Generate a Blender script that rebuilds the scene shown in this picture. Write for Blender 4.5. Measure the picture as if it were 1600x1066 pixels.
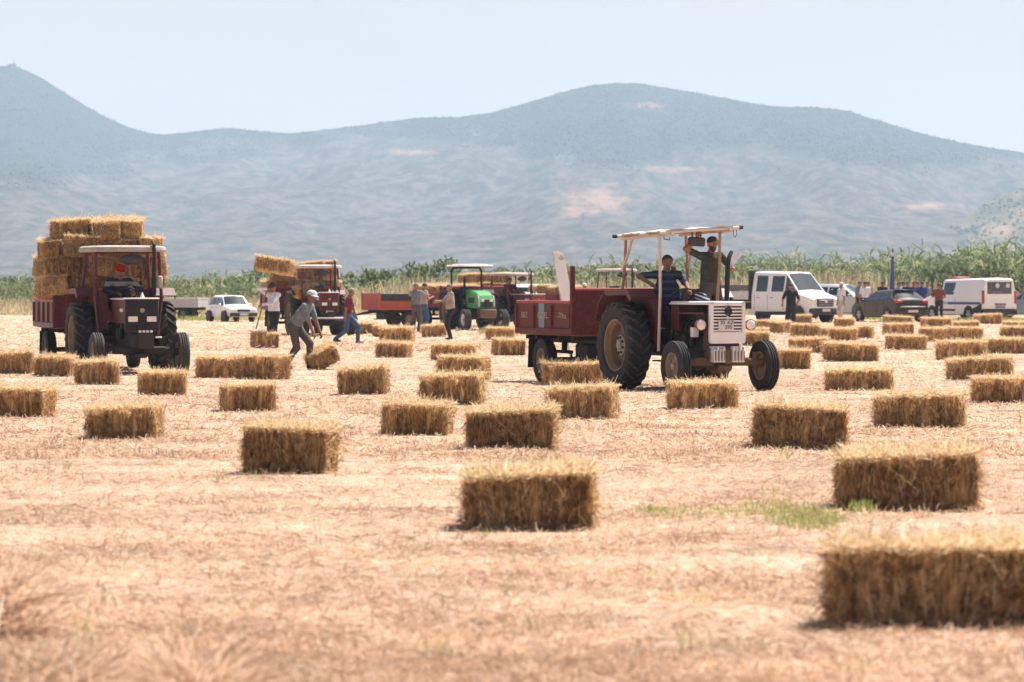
import bpy, bmesh, math, random
import numpy as np
from mathutils import Vector, Matrix, Euler, noise as mnoise

for o in list(bpy.data.objects): bpy.data.objects.remove(o)
scene = bpy.context.scene
R = math.radians
random.seed(7)
rng = np.random.default_rng(11)

# ---------------------------------------------------------------- camera
FPX, CAMH, YH = 5111.0, 1.7, 445.0          # focal length in photo pixels, eye height, horizon row
cam_d = bpy.data.cameras.new('camera')
cam = bpy.data.objects.new('camera', cam_d)
scene.collection.objects.link(cam)
scene.camera = cam
cam.location = (0, 0, CAMH)
cam.rotation_euler = (R(90), 0, 0)
cam_d.sensor_width = 36.0
cam_d.lens = 36.0*FPX/1600.0
cam_d.shift_y = -(533-YH)/1600.0
cam_d.clip_start = 0.5
cam_d.clip_end = 60000
cam_d.dof.use_dof = True
cam_d.dof.focus_distance = 54.0
cam_d.dof.aperture_fstop = 3.6

# ---------------------------------------------------------------- world, sun, exposure
SUN_EL, SUN_AZ = 62.0, 43.0                  # azimuth measured from +Y (view direction) towards +X
world = bpy.data.worlds.new('World'); scene.world = world
world.use_nodes = True
wn, wl = world.node_tree.nodes, world.node_tree.links
bg = wn['Background']
sky = wn.new('ShaderNodeTexSky'); sky.sky_type = 'NISHITA'; sky.sun_disc = False
sky.sun_elevation = R(SUN_EL); sky.sun_rotation = R(SUN_AZ)
sky.air_density = 0.55; sky.dust_density = 3.0; sky.ozone_density = 1.0; sky.altitude = 200
# thin white summer veil, thicker towards the horizon, the same all round
wt = wn.new('ShaderNodeTexCoord'); wsx = wn.new('ShaderNodeSeparateXYZ'); wl.new(wt.outputs['Generated'], wsx.inputs[0])
def wmath(op, a, b=None):
    n = wn.new('ShaderNodeMath'); n.operation = op
    for i, v in enumerate((a, b)):
        if v is None: continue
        if isinstance(v, (int, float)): n.inputs[i].default_value = v
        else: wl.new(v, n.inputs[i])
    return n.outputs[0]
wz = wmath('MAXIMUM', wsx.outputs['Z'], 0.0)
wmp = wn.new('ShaderNodeMapping'); wmp.inputs['Scale'].default_value = (5, 5, 22); wl.new(wt.outputs['Generated'], wmp.inputs[0])
wno = wn.new('ShaderNodeTexNoise'); wno.inputs['Scale'].default_value = 1.0; wno.inputs['Detail'].default_value = 4.0; wl.new(wmp.outputs[0], wno.inputs['Vector'])
wf = wmath('MULTIPLY', wmath('POWER', wmath('SUBTRACT', 1.0, wz), 5.0), wmath('ADD', wmath('MULTIPLY', wno.outputs[0], 0.5), 0.6))
wmx = wn.new('ShaderNodeMix'); wmx.data_type = 'RGBA'; wl.new(wf, wmx.inputs[0]); wl.new(sky.outputs[0], wmx.inputs[6]); wmx.inputs[7].default_value = (7.3, 6.45, 5.5, 1)
wl.new(wmx.outputs[2], bg.inputs[0]); bg.inputs[1].default_value = 0.075
sun_d = bpy.data.lights.new('sun', 'SUN'); sun = bpy.data.objects.new('sun', sun_d)
scene.collection.objects.link(sun)
sun_d.energy = 5.0; sun_d.angle = R(0.53); sun_d.color = (1.0, 0.95, 0.88)
sd = Vector((math.sin(R(SUN_AZ))*math.cos(R(SUN_EL)), math.cos(R(SUN_AZ))*math.cos(R(SUN_EL)), math.sin(R(SUN_EL))))
sun.rotation_euler = sd.to_track_quat('Z', 'Y').to_euler()
sun.location = (60, 60, 300)
scene.view_settings.view_transform = 'Standard'
scene.view_settings.look = 'None'
scene.view_settings.gamma = 1.0
scene.view_settings.use_curve_mapping = False
scene.view_settings.exposure = 0.9
scene.render.engine = 'CYCLES'
cy = scene.cycles
cy.use_denoising = True
cy.max_bounces = 6; cy.diffuse_bounces = 3; cy.glossy_bounces = 3; cy.transmission_bounces = 4
cy.transparent_max_bounces = 8; cy.volume_bounces = 1
cy.sample_clamp_indirect = 6.0

def gp(px, py):
    """ground point (x, y) seen at photo pixel"""
    d = FPX*CAMH/(py-YH)
    return ((px-800.0)/FPX*d, d)
def head(a):            # heading towards the camera, a degrees to the right of it -> z rotation for local +x
    return R(a-90)
def away(b):            # heading away from the camera, b degrees to the left
    return R(90+b)

# ---------------------------------------------------------------- materials
MATS = {}
def newmat(name):
    m = bpy.data.materials.new(name); m.use_nodes = True
    MATS[name] = m
    nt = m.node_tree
    return m, nt, nt.nodes['Principled BSDF']
def node(nt, t, **kw):
    n = nt.nodes.new(t)
    for k, v in kw.items():
        if k.startswith('i_'):
            key = k[2:]
            n.inputs[int(key) if key.isdigit() else key.replace('_', ' ')].default_value = v
        else: setattr(n, k, v)
    return n
def ramp(nt, stops, src=None):
    n = nt.nodes.new('ShaderNodeValToRGB')
    el = n.color_ramp.elements
    while len(el) < len(stops): el.new(0.5)
    for e, (p, c) in zip(el, stops):
        e.position = p; e.color = (c[0], c[1], c[2], 1)
    if src is not None: nt.links.new(src, n.inputs[0])
    return n
def mixc(nt, fac, a, b, mode='MIX'):
    n = nt.nodes.new('ShaderNodeMix'); n.data_type = 'RGBA'; n.blend_type = mode
    for s, v in ((n.inputs[0], fac), (n.inputs[6], a), (n.inputs[7], b)):
        if isinstance(v, (int, float)): s.default_value = v
        elif isinstance(v, tuple): s.default_value = (v[0], v[1], v[2], 1)
        else: nt.links.new(v, s)
    return n.outputs[2]
def paint(name, col, rough=0.45, metal=0.0, dirt=0.35, dirtcol=(0.30, 0.22, 0.14), scale=5.0, spec=0.5, bump=0.0, coat=0.0):
    """painted or moulded surface with dust and wear"""
    if name in MATS: return MATS[name]
    m, nt, b = newmat(name)
    tc = node(nt, 'ShaderNodeTexCoord')
    n1 = node(nt, 'ShaderNodeTexNoise', i_Scale=scale, i_Detail=6.0, i_Roughness=0.65)
    nt.links.new(tc.outputs['Object'], n1.inputs['Vector'])
    n2 = node(nt, 'ShaderNodeTexNoise', i_Scale=scale*9, i_Detail=3.0)
    nt.links.new(tc.outputs['Object'], n2.inputs['Vector'])
    mth = node(nt, 'ShaderNodeMath', operation='MULTIPLY'); nt.links.new(n1.outputs[0], mth.inputs[0]); nt.links.new(n2.outputs[0], mth.inputs[1])
    mr = node(nt, 'ShaderNodeMapRange'); mr.inputs[1].default_value = 0.2; mr.inputs[2].default_value = 0.42
    mr.inputs[3].default_value = 0.0; mr.inputs[4].default_value = dirt
    nt.links.new(mth.outputs[0], mr.inputs[0])
    c = mixc(nt, mr.outputs[0], col, dirtcol)
    nt.links.new(c, b.inputs['Base Color'])
    b.inputs['Metallic'].default_value = metal
    rr = node(nt, 'ShaderNodeMapRange'); rr.inputs[3].default_value = rough; rr.inputs[4].default_value = min(1, rough+0.35)
    nt.links.new(n1.outputs[0], rr.inputs[0]); nt.links.new(rr.outputs[0], b.inputs['Roughness'])
    b.inputs['Specular IOR Level'].default_value = spec
    if coat: b.inputs['Coat Weight'].default_value = coat; b.inputs['Coat Roughness'].default_value = 0.08
    if bump:
        bp = node(nt, 'ShaderNodeBump'); bp.inputs['Strength'].default_value = bump; bp.inputs['Distance'].default_value = 0.01
        nt.links.new((n1 if bump < 0.3 else n2).outputs[0], bp.inputs['Height']); nt.links.new(bp.outputs[0], b.inputs['Normal'])
        if bump < 0.3: bp.inputs['Distance'].default_value = 0.03
    return m
def glass(name, col=(0.02, 0.03, 0.035), rough=0.05):
    if name in MATS: return MATS[name]
    m, nt, b = newmat(name)
    b.inputs['Base Color'].default_value = (*col, 1); b.inputs['Roughness'].default_value = rough
    b.inputs['Specular IOR Level'].default_value = 0.9
    return m
def cloth(name, col, stripe=None, period=0.2, width=0.35, axis='Z', off=0.0):
    if name in MATS: return MATS[name]
    m, nt, b = newmat(name)
    tc = node(nt, 'ShaderNodeTexCoord')
    n1 = node(nt, 'ShaderNodeTexNoise', i_Scale=7.0, i_Detail=4.0, i_Distortion=0.8)
    nt.links.new(tc.outputs['Object'], n1.inputs['Vector'])
    dark = tuple(c*0.72 for c in col); lite = tuple(min(1, c*1.2) for c in col)
    r = ramp(nt, [(0.3, dark), (0.7, lite)], n1.outputs[0])
    out = r.outputs[0]
    if stripe is not None:
        sx = node(nt, 'ShaderNodeSeparateXYZ'); nt.links.new(tc.outputs['Object'], sx.inputs[0])
        a = node(nt, 'ShaderNodeMath', operation='ADD'); nt.links.new(sx.outputs[axis], a.inputs[0]); a.inputs[1].default_value = off
        md = node(nt, 'ShaderNodeMath', operation='FLOORED_MODULO'); nt.links.new(a.outputs[0], md.inputs[0]); md.inputs[1].default_value = period
        lt = node(nt, 'ShaderNodeMath', operation='LESS_THAN'); nt.links.new(md.outputs[0], lt.inputs[0]); lt.inputs[1].default_value = period*width
        out = mixc(nt, lt.outputs[0], out, stripe)
    nt.links.new(out, b.inputs['Base Color'])
    b.inputs['Roughness'].default_value = 0.85; b.inputs['Specular IOR Level'].default_value = 0.2
    bp = node(nt, 'ShaderNodeBump'); bp.inputs['Strength'].default_value = 0.6; bp.inputs['Distance'].default_value = 0.03
    n3 = node(nt, 'ShaderNodeTexNoise', i_Scale=11.0, i_Detail=2.0, i_Distortion=1.5)
    nt.links.new(tc.outputs['Object'], n3.inputs['Vector'])
    nt.links.new(n3.outputs[0], bp.inputs['Height']); nt.links.new(bp.outputs[0], b.inputs['Normal'])
    return m
def blades(name, stops, transl=0.35, patch=None):
    """straw / leaf material, colour varied per strand, light passing through"""
    if name in MATS: return MATS[name]
    m, nt, b = newmat(name)
    nt.nodes.remove(b)
    out = nt.nodes['Material Output']
    g = node(nt, 'ShaderNodeNewGeometry')
    r = ramp(nt, stops, g.outputs['Random Per Island'])
    col = r.outputs[0]
    if patch is not None:
        tc = node(nt, 'ShaderNodeTexCoord')
        n1 = node(nt, 'ShaderNodeTexNoise', i_Scale=patch[0], i_Detail=5.0)
        nt.links.new(g.outputs['Position'], n1.inputs['Vector'])
        pr = ramp(nt, [(0.35, patch[1]), (0.65, patch[2])], n1.outputs[0])
        col = mixc(nt, 1.0, col, pr.outputs[0], 'MULTIPLY')
    d = node(nt, 'ShaderNodeBsdfDiffuse'); t = node(nt, 'ShaderNodeBsdfTranslucent')
    nt.links.new(col, d.inputs[0]); nt.links.new(col, t.inputs[0])
    mx = node(nt, 'ShaderNodeMixShader'); mx.inputs[0].default_value = transl
    nt.links.new(d.outputs[0], mx.inputs[1]); nt.links.new(t.outputs[0], mx.inputs[2])
    nt.links.new(mx.outputs[0], out.inputs[0])
    return m

# ---------------------------------------------------------------- mesh helpers
def link(o, parent=None):
    scene.collection.objects.link(o)
    if parent is not None: o.parent = parent
    return o
def tag(o, label=None, cat=None, group=None, kind=None):
    if label: o['label'] = label
    if cat: o['category'] = cat
    if group: o['group'] = group
    if kind: o['kind'] = kind
    return o
def empty(name, loc=(0, 0, 0), rz=0.0, parent=None):
    o = bpy.data.objects.new(name, None)
    o.empty_display_size = 0.2
    o.location = loc; o.rotation_euler = (0, 0, rz)
    return link(o, parent)
def inst(name, mesh, parent=None, loc=(0, 0, 0), rot=(0, 0, 0), scale=(1, 1, 1)):
    o = bpy.data.objects.new(name, mesh)
    o.location = loc; o.rotation_euler = rot; o.scale = scale
    return link(o, parent)

class MB:
    def __init__(s): s.V = []; s.F = []; s.M = []
    def add(s, verts, faces, m=0):
        k = len(s.V)
        s.V.extend(tuple(v) for v in verts)
        for f in faces: s.F.append(tuple(i+k for i in f)); s.M.append(m)
        return s
    def box(s, c, d, rot=None, b=0.0, m=0):
        hx, hy, hz = d[0]/2, d[1]/2, d[2]/2
        h = (hx, hy, hz)
        b = min(b, 0.45*min(d))
        Mx = Euler(rot).to_matrix() if rot is not None else None
        V = []; idx = {}
        if b <= 0:
            for sx in (-1, 1):
                for sy in (-1, 1):
                    for sz in (-1, 1):
                        idx[(sx, sy, sz)] = len(V); V.append(Vector((sx*hx, sy*hy, sz*hz)))
            F = []
            for a in range(3):
                u, w = (a+1) % 3, (a+2) % 3
                for sg in (-1, 1):
                    q = []
                    for (p, r) in ((-1, -1), (1, -1), (1, 1), (-1, 1)):
                        k = [0, 0, 0]; k[a] = sg; k[u] = p; k[w] = r
                        q.append(idx[tuple(k)])
                    F.append(q if sg > 0 else q[::-1])
        else:
            for sx in (-1, 1):
                for sy in (-1, 1):
                    for sz in (-1, 1):
                        sg = (sx, sy, sz)
                        for a in range(3):
                            v = [sg[i]*(h[i] if i == a else h[i]-b) for i in range(3)]
                            idx[(sg, a)] = len(V); V.append(Vector(v))
            F = []
            for a in range(3):
                u, w = (a+1) % 3, (a+2) % 3
                for sgn in (-1, 1):
                    q = []
                    for (p, r) in ((-1, -1), (1, -1), (1, 1), (-1, 1)):
                        k = [0, 0, 0]; k[a] = sgn; k[u] = p; k[w] = r
                        q.append(idx[(tuple(k), a)])
                    F.append(q)
            for a in range(3):
                for bb in range(a+1, 3):
                    c3 = 3-a-bb
                    for sa in (-1, 1):
                        for sb in (-1, 1):
                            k0 = [0]*3; k0[a] = sa; k0[bb] = sb; k0[c3] = -1
                            k1 = list(k0); k1[c3] = 1
                            k0, k1 = tuple(k0), tuple(k1)
                            F.append([idx[(k0, a)], idx[(k1, a)], idx[(k1, bb)], idx[(k0, bb)]])
            for sx in (-1, 1):
                for sy in (-1, 1):
                    for sz in (-1, 1):
                        sg = (sx, sy, sz); F.append([idx[(sg, 0)], idx[(sg, 1)], idx[(sg, 2)]])
        c = Vector(c)
        V = [((Mx @ v) if Mx else v)+c for v in V]
        return s.add(V, F, m)
    def tube(s, pts, r, n=8, m=0, caps=True, flat=1.0):
        pts = [Vector(p) for p in pts]
        rs = r if isinstance(r, (list, tuple)) else [r]*len(pts)
        V = []; F = []
        t0 = (pts[1]-pts[0]).normalized()
        up = Vector((0, 0, 1)) if abs(t0.z) < 0.9 else Vector((1, 0, 0))
        u = t0.cross(up).normalized()
        for i, p in enumerate(pts):
            if i == 0: t = t0
            elif i == len(pts)-1: t = (pts[i]-pts[i-1]).normalized()
            else: t = ((pts[i]-pts[i-1]).normalized()+(pts[i+1]-pts[i]).normalized()).normalized()
            u = (u-t*u.dot(t)).normalized(); w = t.cross(u)
            for k in range(n):
                a = 2*math.pi*k/n
                V.append(p+(u*math.cos(a)+w*math.sin(a)*flat)*rs[i])
        for i in range(len(pts)-1):
            for k in range(n):
                F.append([i*n+k, i*n+(k+1) % n, (i+1)*n+(k+1) % n, (i+1)*n+k])
        if caps:
            F.append(list(range(n))[::-1]); F.append([(len(pts)-1)*n+k for k in range(n)])
        return s.add(V, F, m)
    def lathe(s, prof, c=(0, 0, 0), axis='Y', n=24, m=0, closed=False, caps=True):
        """prof: list of (radius, height along axis)"""
        V = []; F = []
        c = Vector(c)
        for (r, h) in prof:
            for k in range(n):
                a = 2*math.pi*k/n
                x, y = r*math.cos(a), r*math.sin(a)
                V.append(c+(Vector((x, h, y)) if axis == 'Y' else Vector((h, x, y)) if axis == 'X' else Vector((x, y, h))))
        L = len(prof)
        for i in range(L if closed else L-1):
            j = (i+1) % L
            for k in range(n): F.append([i*n+k, i*n+(k+1) % n, j*n+(k+1) % n, j*n+k])
        if not closed and caps:
            if prof[0][0] > 1e-4: F.append(list(range(n)))
            if prof[-1][0] > 1e-4: F.append([(L-1)*n+k for k in range(n)])
        return s.add(V, F, m)
    def prism(s, poly, t0, t1, plane='XZ', m=0):
        """extrude a 2-D outline between t0 and t1 across the third axis"""
        def P(a, b, t): return (a, t, b) if plane == 'XZ' else (t, a, b) if plane == 'YZ' else (a, b, t)
        n = len(poly)
        V = [P(a, b, t0) for a, b in poly]+[P(a, b, t1) for a, b in poly]
        F = [list(range(n)), list(range(n, 2*n))[::-1]]
        for i in range(n): F.append([i, (i+1) % n, n+(i+1) % n, n+i])
        return s.add(V, F, m)
    def strip(s, pts, y0, y1, th, m=0):
        """bent plate: xz polyline, between y0 and y1, thickness th"""
        up = []; n = len(pts)
        for i, (x, z) in enumerate(pts):
            a = pts[max(0, i-1)]; b = pts[min(n-1, i+1)]
            dx, dz = b[0]-a[0], b[1]-a[1]; l = math.hypot(dx, dz) or 1
            up.append((x-dz/l*th, z+dx/l*th))
        return s.prism(list(pts)+up[::-1], y0, y1, 'XZ', m)
    def ell(s, c, r, nu=12, nv=8, m=0, rot=None):
        c = Vector(c); V = []; F = []
        Mx = Euler(rot).to_matrix() if rot is not None else None
        def T(v): return c+(Mx @ v if Mx else v)
        V.append(T(Vector((0, 0, -r[2]))))
        for j in range(1, nv):
            t = -math.pi/2+math.pi*j/nv
            for k in range(nu):
                a = 2*math.pi*k/nu
                V.append(T(Vector((r[0]*math.cos(t)*math.cos(a), r[1]*math.cos(t)*math.sin(a), r[2]*math.sin(t)))))
        V.append(T(Vector((0, 0, r[2]))))
        for k in range(nu): F.append([0, 1+(k+1) % nu, 1+k])
        for j in range(nv-2):
            for k in range(nu):
                a = 1+j*nu; F.append([a+k, a+(k+1) % nu, a+nu+(k+1) % nu, a+nu+k])
        e = len(V)-1; a = 1+(nv-2)*nu
        for k in range(nu): F.append([e, a+k, a+(k+1) % nu])
        return s.add(V, F, m)
    def mesh(s, name, mats, angle=38, recalc=True):
        me = bpy.data.meshes.new(name)
        me.from_pydata([tuple(v) for v in s.V], [], s.F)
        mats = mats if isinstance(mats, (list, tuple)) else [mats]
        for mm in mats: me.materials.append(mm)
        me.polygons.foreach_set('material_index', s.M)
        if recalc:
            bm = bmesh.new(); bm.from_mesh(me)
            bmesh.ops.recalc_face_normals(bm, faces=bm.faces)
            bm.to_mesh(me); bm.free()
        me.polygons.foreach_set('use_smooth', [True]*len(me.polygons))
        me.set_sharp_from_angle(angle=R(angle))
        me.update()
        return me
    def obj(s, name, mats, parent=None, loc=(0, 0, 0), rot=(0, 0, 0), angle=38):
        return inst(name, s.mesh(name, mats, angle), parent, loc, rot)

def lettering(txt, size, mat, parent, loc, rot, name='lettering', ext=0.002, align='CENTER', sx=1.0):
    c = bpy.data.curves.new(name, 'FONT'); c.body = txt; c.size = size; c.extrude = ext
    c.align_x = align; c.align_y = 'CENTER'
    c.materials.append(mat)
    t = bpy.data.objects.new('letter_curve', c); scene.collection.objects.link(t)
    me = bpy.data.meshes.new_from_object(t.evaluated_get(bpy.context.evaluated_depsgraph_get()))
    bpy.data.objects.remove(t)
    return inst(name, me, parent, loc, rot, (sx, 1, 1))

def np_mesh(name, V, F, mats, matidx=None, smooth=False):
    """V (n,3), F (m,k) with constant k"""
    me = bpy.data.meshes.new(name)
    V = np.asarray(V, np.float32); F = np.asarray(F, np.int32)
    m, k = F.shape
    me.vertices.add(len(V)); me.vertices.foreach_set('co', V.ravel())
    me.loops.add(m*k); me.loops.foreach_set('vertex_index', F.ravel())
    me.polygons.add(m); me.polygons.foreach_set('loop_start', np.arange(0, m*k, k, dtype=np.int32))
    for mm in (mats if isinstance(mats, (list, tuple)) else [mats]): me.materials.append(mm)
    if matidx is not None: me.polygons.foreach_set('material_index', np.asarray(matidx, np.int32))
    me.update(calc_edges=True); me.validate()
    me.polygons.foreach_set('use_smooth', np.full(m, bool(smooth)))
    return me
def unit(a): return a/np.maximum(np.linalg.norm(a, axis=1, keepdims=True), 1e-9)
def strands(P, D, L, W, bend, two=True, B=None):
    """ribbons from base P along D; returns V, F (quads)"""
    n = len(P)
    r = rng.normal(size=(n, 3)); S = unit(np.cross(D, r))*(W[:, None]*0.5)
    if B is None: B = unit(rng.normal(size=(n, 3)))
    mid = P+D*(L*0.5)[:, None]+B*(bend*0.5)[:, None]
    end = P+D*L[:, None]+B*(bend*-0.4)[:, None]
    if two:
        V = np.stack([P-S, P+S, mid+S, mid-S, end+S*0.6, end-S*0.6], 1).reshape(-1, 3)
        o = (np.arange(n)*6)[:, None]
        F = np.concatenate([o+np.array([0, 1, 2, 3]), o+np.array([3, 2, 4, 5])], 1).reshape(-1, 4)
    else:
        V = np.stack([P-S, P+S, end+S, end-S], 1).reshape(-1, 3)
        F = (np.arange(n)*4)[:, None]+np.array([0, 1, 2, 3])
    return V, F
def merge(parts):
    Vs, Fs, k = [], [], 0
    for V, F in parts: Vs.append(V); Fs.append(F+k); k += len(V)
    return np.concatenate(Vs), np.concatenate(Fs)

def vnoise(x, y, seed=0):
    """value noise, vectorised"""
    xi = np.floor(x).astype(np.int64); yi = np.floor(y).astype(np.int64)
    xf = x-xi; yf = y-yi
    u = xf*xf*(3-2*xf); v = yf*yf*(3-2*yf)
    def h(a, b):
        n = (a*374761393+b*668265263+seed*1442695041) & 0xffffffff
        n = ((n ^ (n >> 13))*1274126177) & 0xffffffff
        return ((n ^ (n >> 16)) & 0xffff)/65535.0
    return (h(xi, yi)*(1-u)+h(xi+1, yi)*u)*(1-v)+(h(xi, yi+1)*(1-u)+h(xi+1, yi+1)*u)*v
def fbm(x, y, oct=4, seed=0, gain=0.5):
    t = 0; a = 1; s = 0
    for k in range(oct):
        t = t+a*vnoise(x*2**k, y*2**k, seed+k); s += a; a *= gain
    return t/s

# ================================================================ THE SETTING
# ---- field: one sheet out to the foot of the mountains
def mat_field():
    m, nt, b = newmat('stubble_soil')
    g = node(nt, 'ShaderNodeNewGeometry')
    def nz(sc, scale, det=5.0, rg=0.65, rot=0.0):
        mp = node(nt, 'ShaderNodeMapping'); nt.links.new(g.outputs['Position'], mp.inputs[0]); mp.inputs['Scale'].default_value = (*sc, 1.0); mp.inputs['Rotation'].default_value = (0, 0, rot)
        n = node(nt, 'ShaderNodeTexNoise', i_Scale=scale, i_Detail=det, i_Roughness=rg); nt.links.new(mp.outputs[0], n.inputs['Vector']); return n.outputs[0]
    big = nz((1, 0.4), 0.16); rows = nz((0.12, 1.0), 0.9, 4.0, 0.6, R(9)); mid = nz((1, 0.6), 1.7, 6.0, 0.72); fleck = nz((1, 1), 11.0, 3.0, 0.6); fine = nz((1, 1), 42.0, 4.0, 0.7)
    r1 = ramp(nt, [(0.30, (0.54, 0.375, 0.27)), (0.5, (0.68, 0.49, 0.36)), (0.70, (0.77, 0.575, 0.44))], big)
    r0 = ramp(nt, [(0.34, (0.70, 0.66, 0.64)), (0.58, (1.06, 1.05, 1.04))], rows)
    c = mixc(nt, 0.8, r1.outputs[0], r0.outputs[0], 'MULTIPLY')
    r2 = ramp(nt, [(0.34, (0.42, 0.39, 0.38)), (0.54, (1.06, 1.04, 1.03))], mid)
    c = mixc(nt, 0.5, c, r2.outputs[0], 'MULTIPLY')
    rf = ramp(nt, [(0.33, (1, 1, 1)), (0.40, (0, 0, 0))], fleck)
    c = mixc(nt, rf.outputs[0], c, (0.20, 0.13, 0.095))
    r3 = ramp(nt, [(0.32, (0.45, 0.42, 0.4)), (0.55, (1.05, 1.05, 1.05))], fine)
    c = mixc(nt, 0.6, c, r3.outputs[0], 'MULTIPLY')
    nt.links.new(c, b.inputs['Base Color']); b.inputs['Roughness'].default_value = 0.95
    b.inputs['Specular IOR Level'].default_value = 0.1
    bp = node(nt, 'ShaderNodeBump'); bp.inputs['Strength'].default_value = 0.8; bp.inputs['Distance'].default_value = 0.05
    ad = node(nt, 'ShaderNodeMath', operation='ADD'); nt.links.new(fine, ad.inputs[0]); nt.links.new(mid, ad.inputs[1])
    nt.links.new(ad.outputs[0], bp.inputs['Height']); nt.links.new(bp.outputs[0], b.inputs['Normal'])
    return m
xs = np.concatenate([[-3900, -900, -250], np.linspace(-70, 70, 141), [250, 900, 3900]])
ys = np.concatenate([[-200, -40], np.linspace(2, 120, 180), np.linspace(124, 240, 30), [400, 900, 2000, 4000, 6300]])
GX, GY = np.meshgrid(xs, ys)
def ground_z(x, y):
    a = np.clip((230-y)/60, 0, 1)*np.clip((y-3)/5, 0, 1)*np.clip((90-np.abs(x))/20, 0, 1)
    return a*(0.05*(fbm(x*0.22+9, y*0.22, 3, 5)-0.5)+0.05*(vnoise(x*1.1, y*1.1, 3)-0.5))
GZ = ground_z(GX, GY)
ny, nx = GX.shape
ii = (np.arange(ny-1)[:, None]*nx+np.arange(nx-1)[None, :]).ravel()
gF = np.stack([ii, ii+1, ii+nx+1, ii+nx], 1)
field = inst('ground', np_mesh('ground', np.stack([GX, GY, GZ], -1).reshape(-1, 3), gF, mat_field(), smooth=True))
tag(field, 'harvested golden stubble field reaching to the reeds', 'field', kind='structure')

# ---- mountains
def interp(pts, x):
    p = np.array(pts, float); return np.interp(x, p[:, 0], p[:, 1])
RIDGE = [(-900, 300), (-600, 260), (-300, 190), (-100, 122), (-30, 103), (25, 103), (60, 118), (110, 150), (160, 180), (200, 198), (235, 208), (255, 210), (290, 207), (330, 202),
         (360, 200), (400, 204), (450, 208), (500, 203), (560, 196), (620, 188), (650, 184), (720, 182), (770, 175), (830, 158), (870, 146), (920, 133),
         (960, 129), (1000, 130), (1050, 138), (1100, 147), (1160, 158), (1210, 166), (1270, 167), (1320, 172), (1380, 190), (1440, 208), (1500, 222),
         (1550, 231), (1600, 238), (1700, 255), (1900, 290), (2300, 330), (2700, 380)]
FOREST = [(-900, 330), (0, 300), (200, 268), (300, 255), (400, 236), (550, 228), (720, 222), (860, 252), (1000, 276), (1060, 250), (1150, 244), (1250, 262), (1400, 268), (1600, 262), (2700, 300)]
SOIL = [(935, 312, 66, 27), (905, 330, 40, 14), (1450, 322, 60, 8), (1010, 165, 30, 6), (1060, 264, 60, 4), (640, 238, 60, 5)]
def terrain(name, label, ridge, d0, d1, u0, u1, nu, nt_, dvar, mats, seed, pw, rough):
    u = np.linspace(u0, u1, nu); t = np.linspace(0, 1.25, nt_)
    U, T = np.meshgrid(u, t)
    dr = d1*(1+dvar*(fbm(U/420.0, U*0+seed, 3, seed)-0.5))
    D = d0+(dr-d0)*T
    zr = (YH-interp(ridge, U)+1.2*(fbm(U/9.0, U*0, 3, seed+2)-0.5))/FPX*dr+CAMH
    sh = np.where(T <= 1, np.clip(T, 0, 1)**pw, 1-(T-1)*2.2)
    X = (U-800)/FPX*D
    rn = np.abs(fbm(X/520.0+7, D/900.0, 4, seed+4)*2-1)+0.35*np.abs(fbm(X/140.0, D/210.0, 4, seed+9)*2-1)+0.55*np.abs(fbm(X/95.0+1.2*fbm(X/300.0, D/500.0, 2, seed+14), D/1500.0, 3, seed+12)*2-1)
    Z = zr*sh*(1-rough*rn*np.clip(4*T*(1-T), 0, 1)*1.0)-3*(T <= 0)
    Z = np.maximum(Z, -0.6)
    V = np.stack([X, D, Z], -1).reshape(-1, 3)
    i = (np.arange(nt_-1)[:, None]*nu+np.arange(nu-1)[None, :]).ravel()
    F = np.stack([i, i+1, i+nu+1, i+nu], 1)
    me = np_mesh(name, V, F, mats, smooth=True)
    PY = YH-(Z-CAMH)/D*FPX
    return me, U, T, X, D, Z, PY
def mat_mountain(name, soil, scrub, forest):
    m, nt, b = newmat(name)
    at = node(nt, 'ShaderNodeAttribute'); at.attribute_name = 'cover'
    sep = node(nt, 'ShaderNodeSeparateColor'); nt.links.new(at.outputs['Color'], sep.inputs[0])
    g = node(nt, 'ShaderNodeNewGeometry')
    mp = node(nt, 'ShaderNodeMapping'); nt.links.new(g.outputs['Position'], mp.inputs[0]); mp.inputs['Scale'].default_value = (1, 0.34, 0.8)
    n1 = node(nt, 'ShaderNodeTexNoise', i_Scale=0.05, i_Detail=7.0, i_Roughness=0.8)
    nt.links.new(mp.outputs[0], n1.inputs['Vector'])
    r = ramp(nt, [(0.43, scrub), (0.60, soil)], n1.outputs[0])
    c = mixc(nt, sep.outputs[0], r.outputs[0], forest)
    c = mixc(nt, sep.outputs[1], c, (0.44, 0.26, 0.18))
    n2 = node(nt, 'ShaderNodeTexNoise', i_Scale=0.12, i_Detail=4.0, i_Roughness=0.8)
    nt.links.new(mp.outputs[0], n2.inputs['Vector'])
    r2 = ramp(nt, [(0.35, (0.72, 0.76, 0.74)), (0.6, (1.08, 1.08, 1.08))], n2.outputs[0])
    c = mixc(nt, 0.8, c, r2.outputs[0], 'MULTIPLY')
    nt.links.new(c, b.inputs['Base Color']); b.inputs['Roughness'].default_value = 1.0
    b.inputs['Specular IOR Level'].default_value = 0.0
    return m
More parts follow.
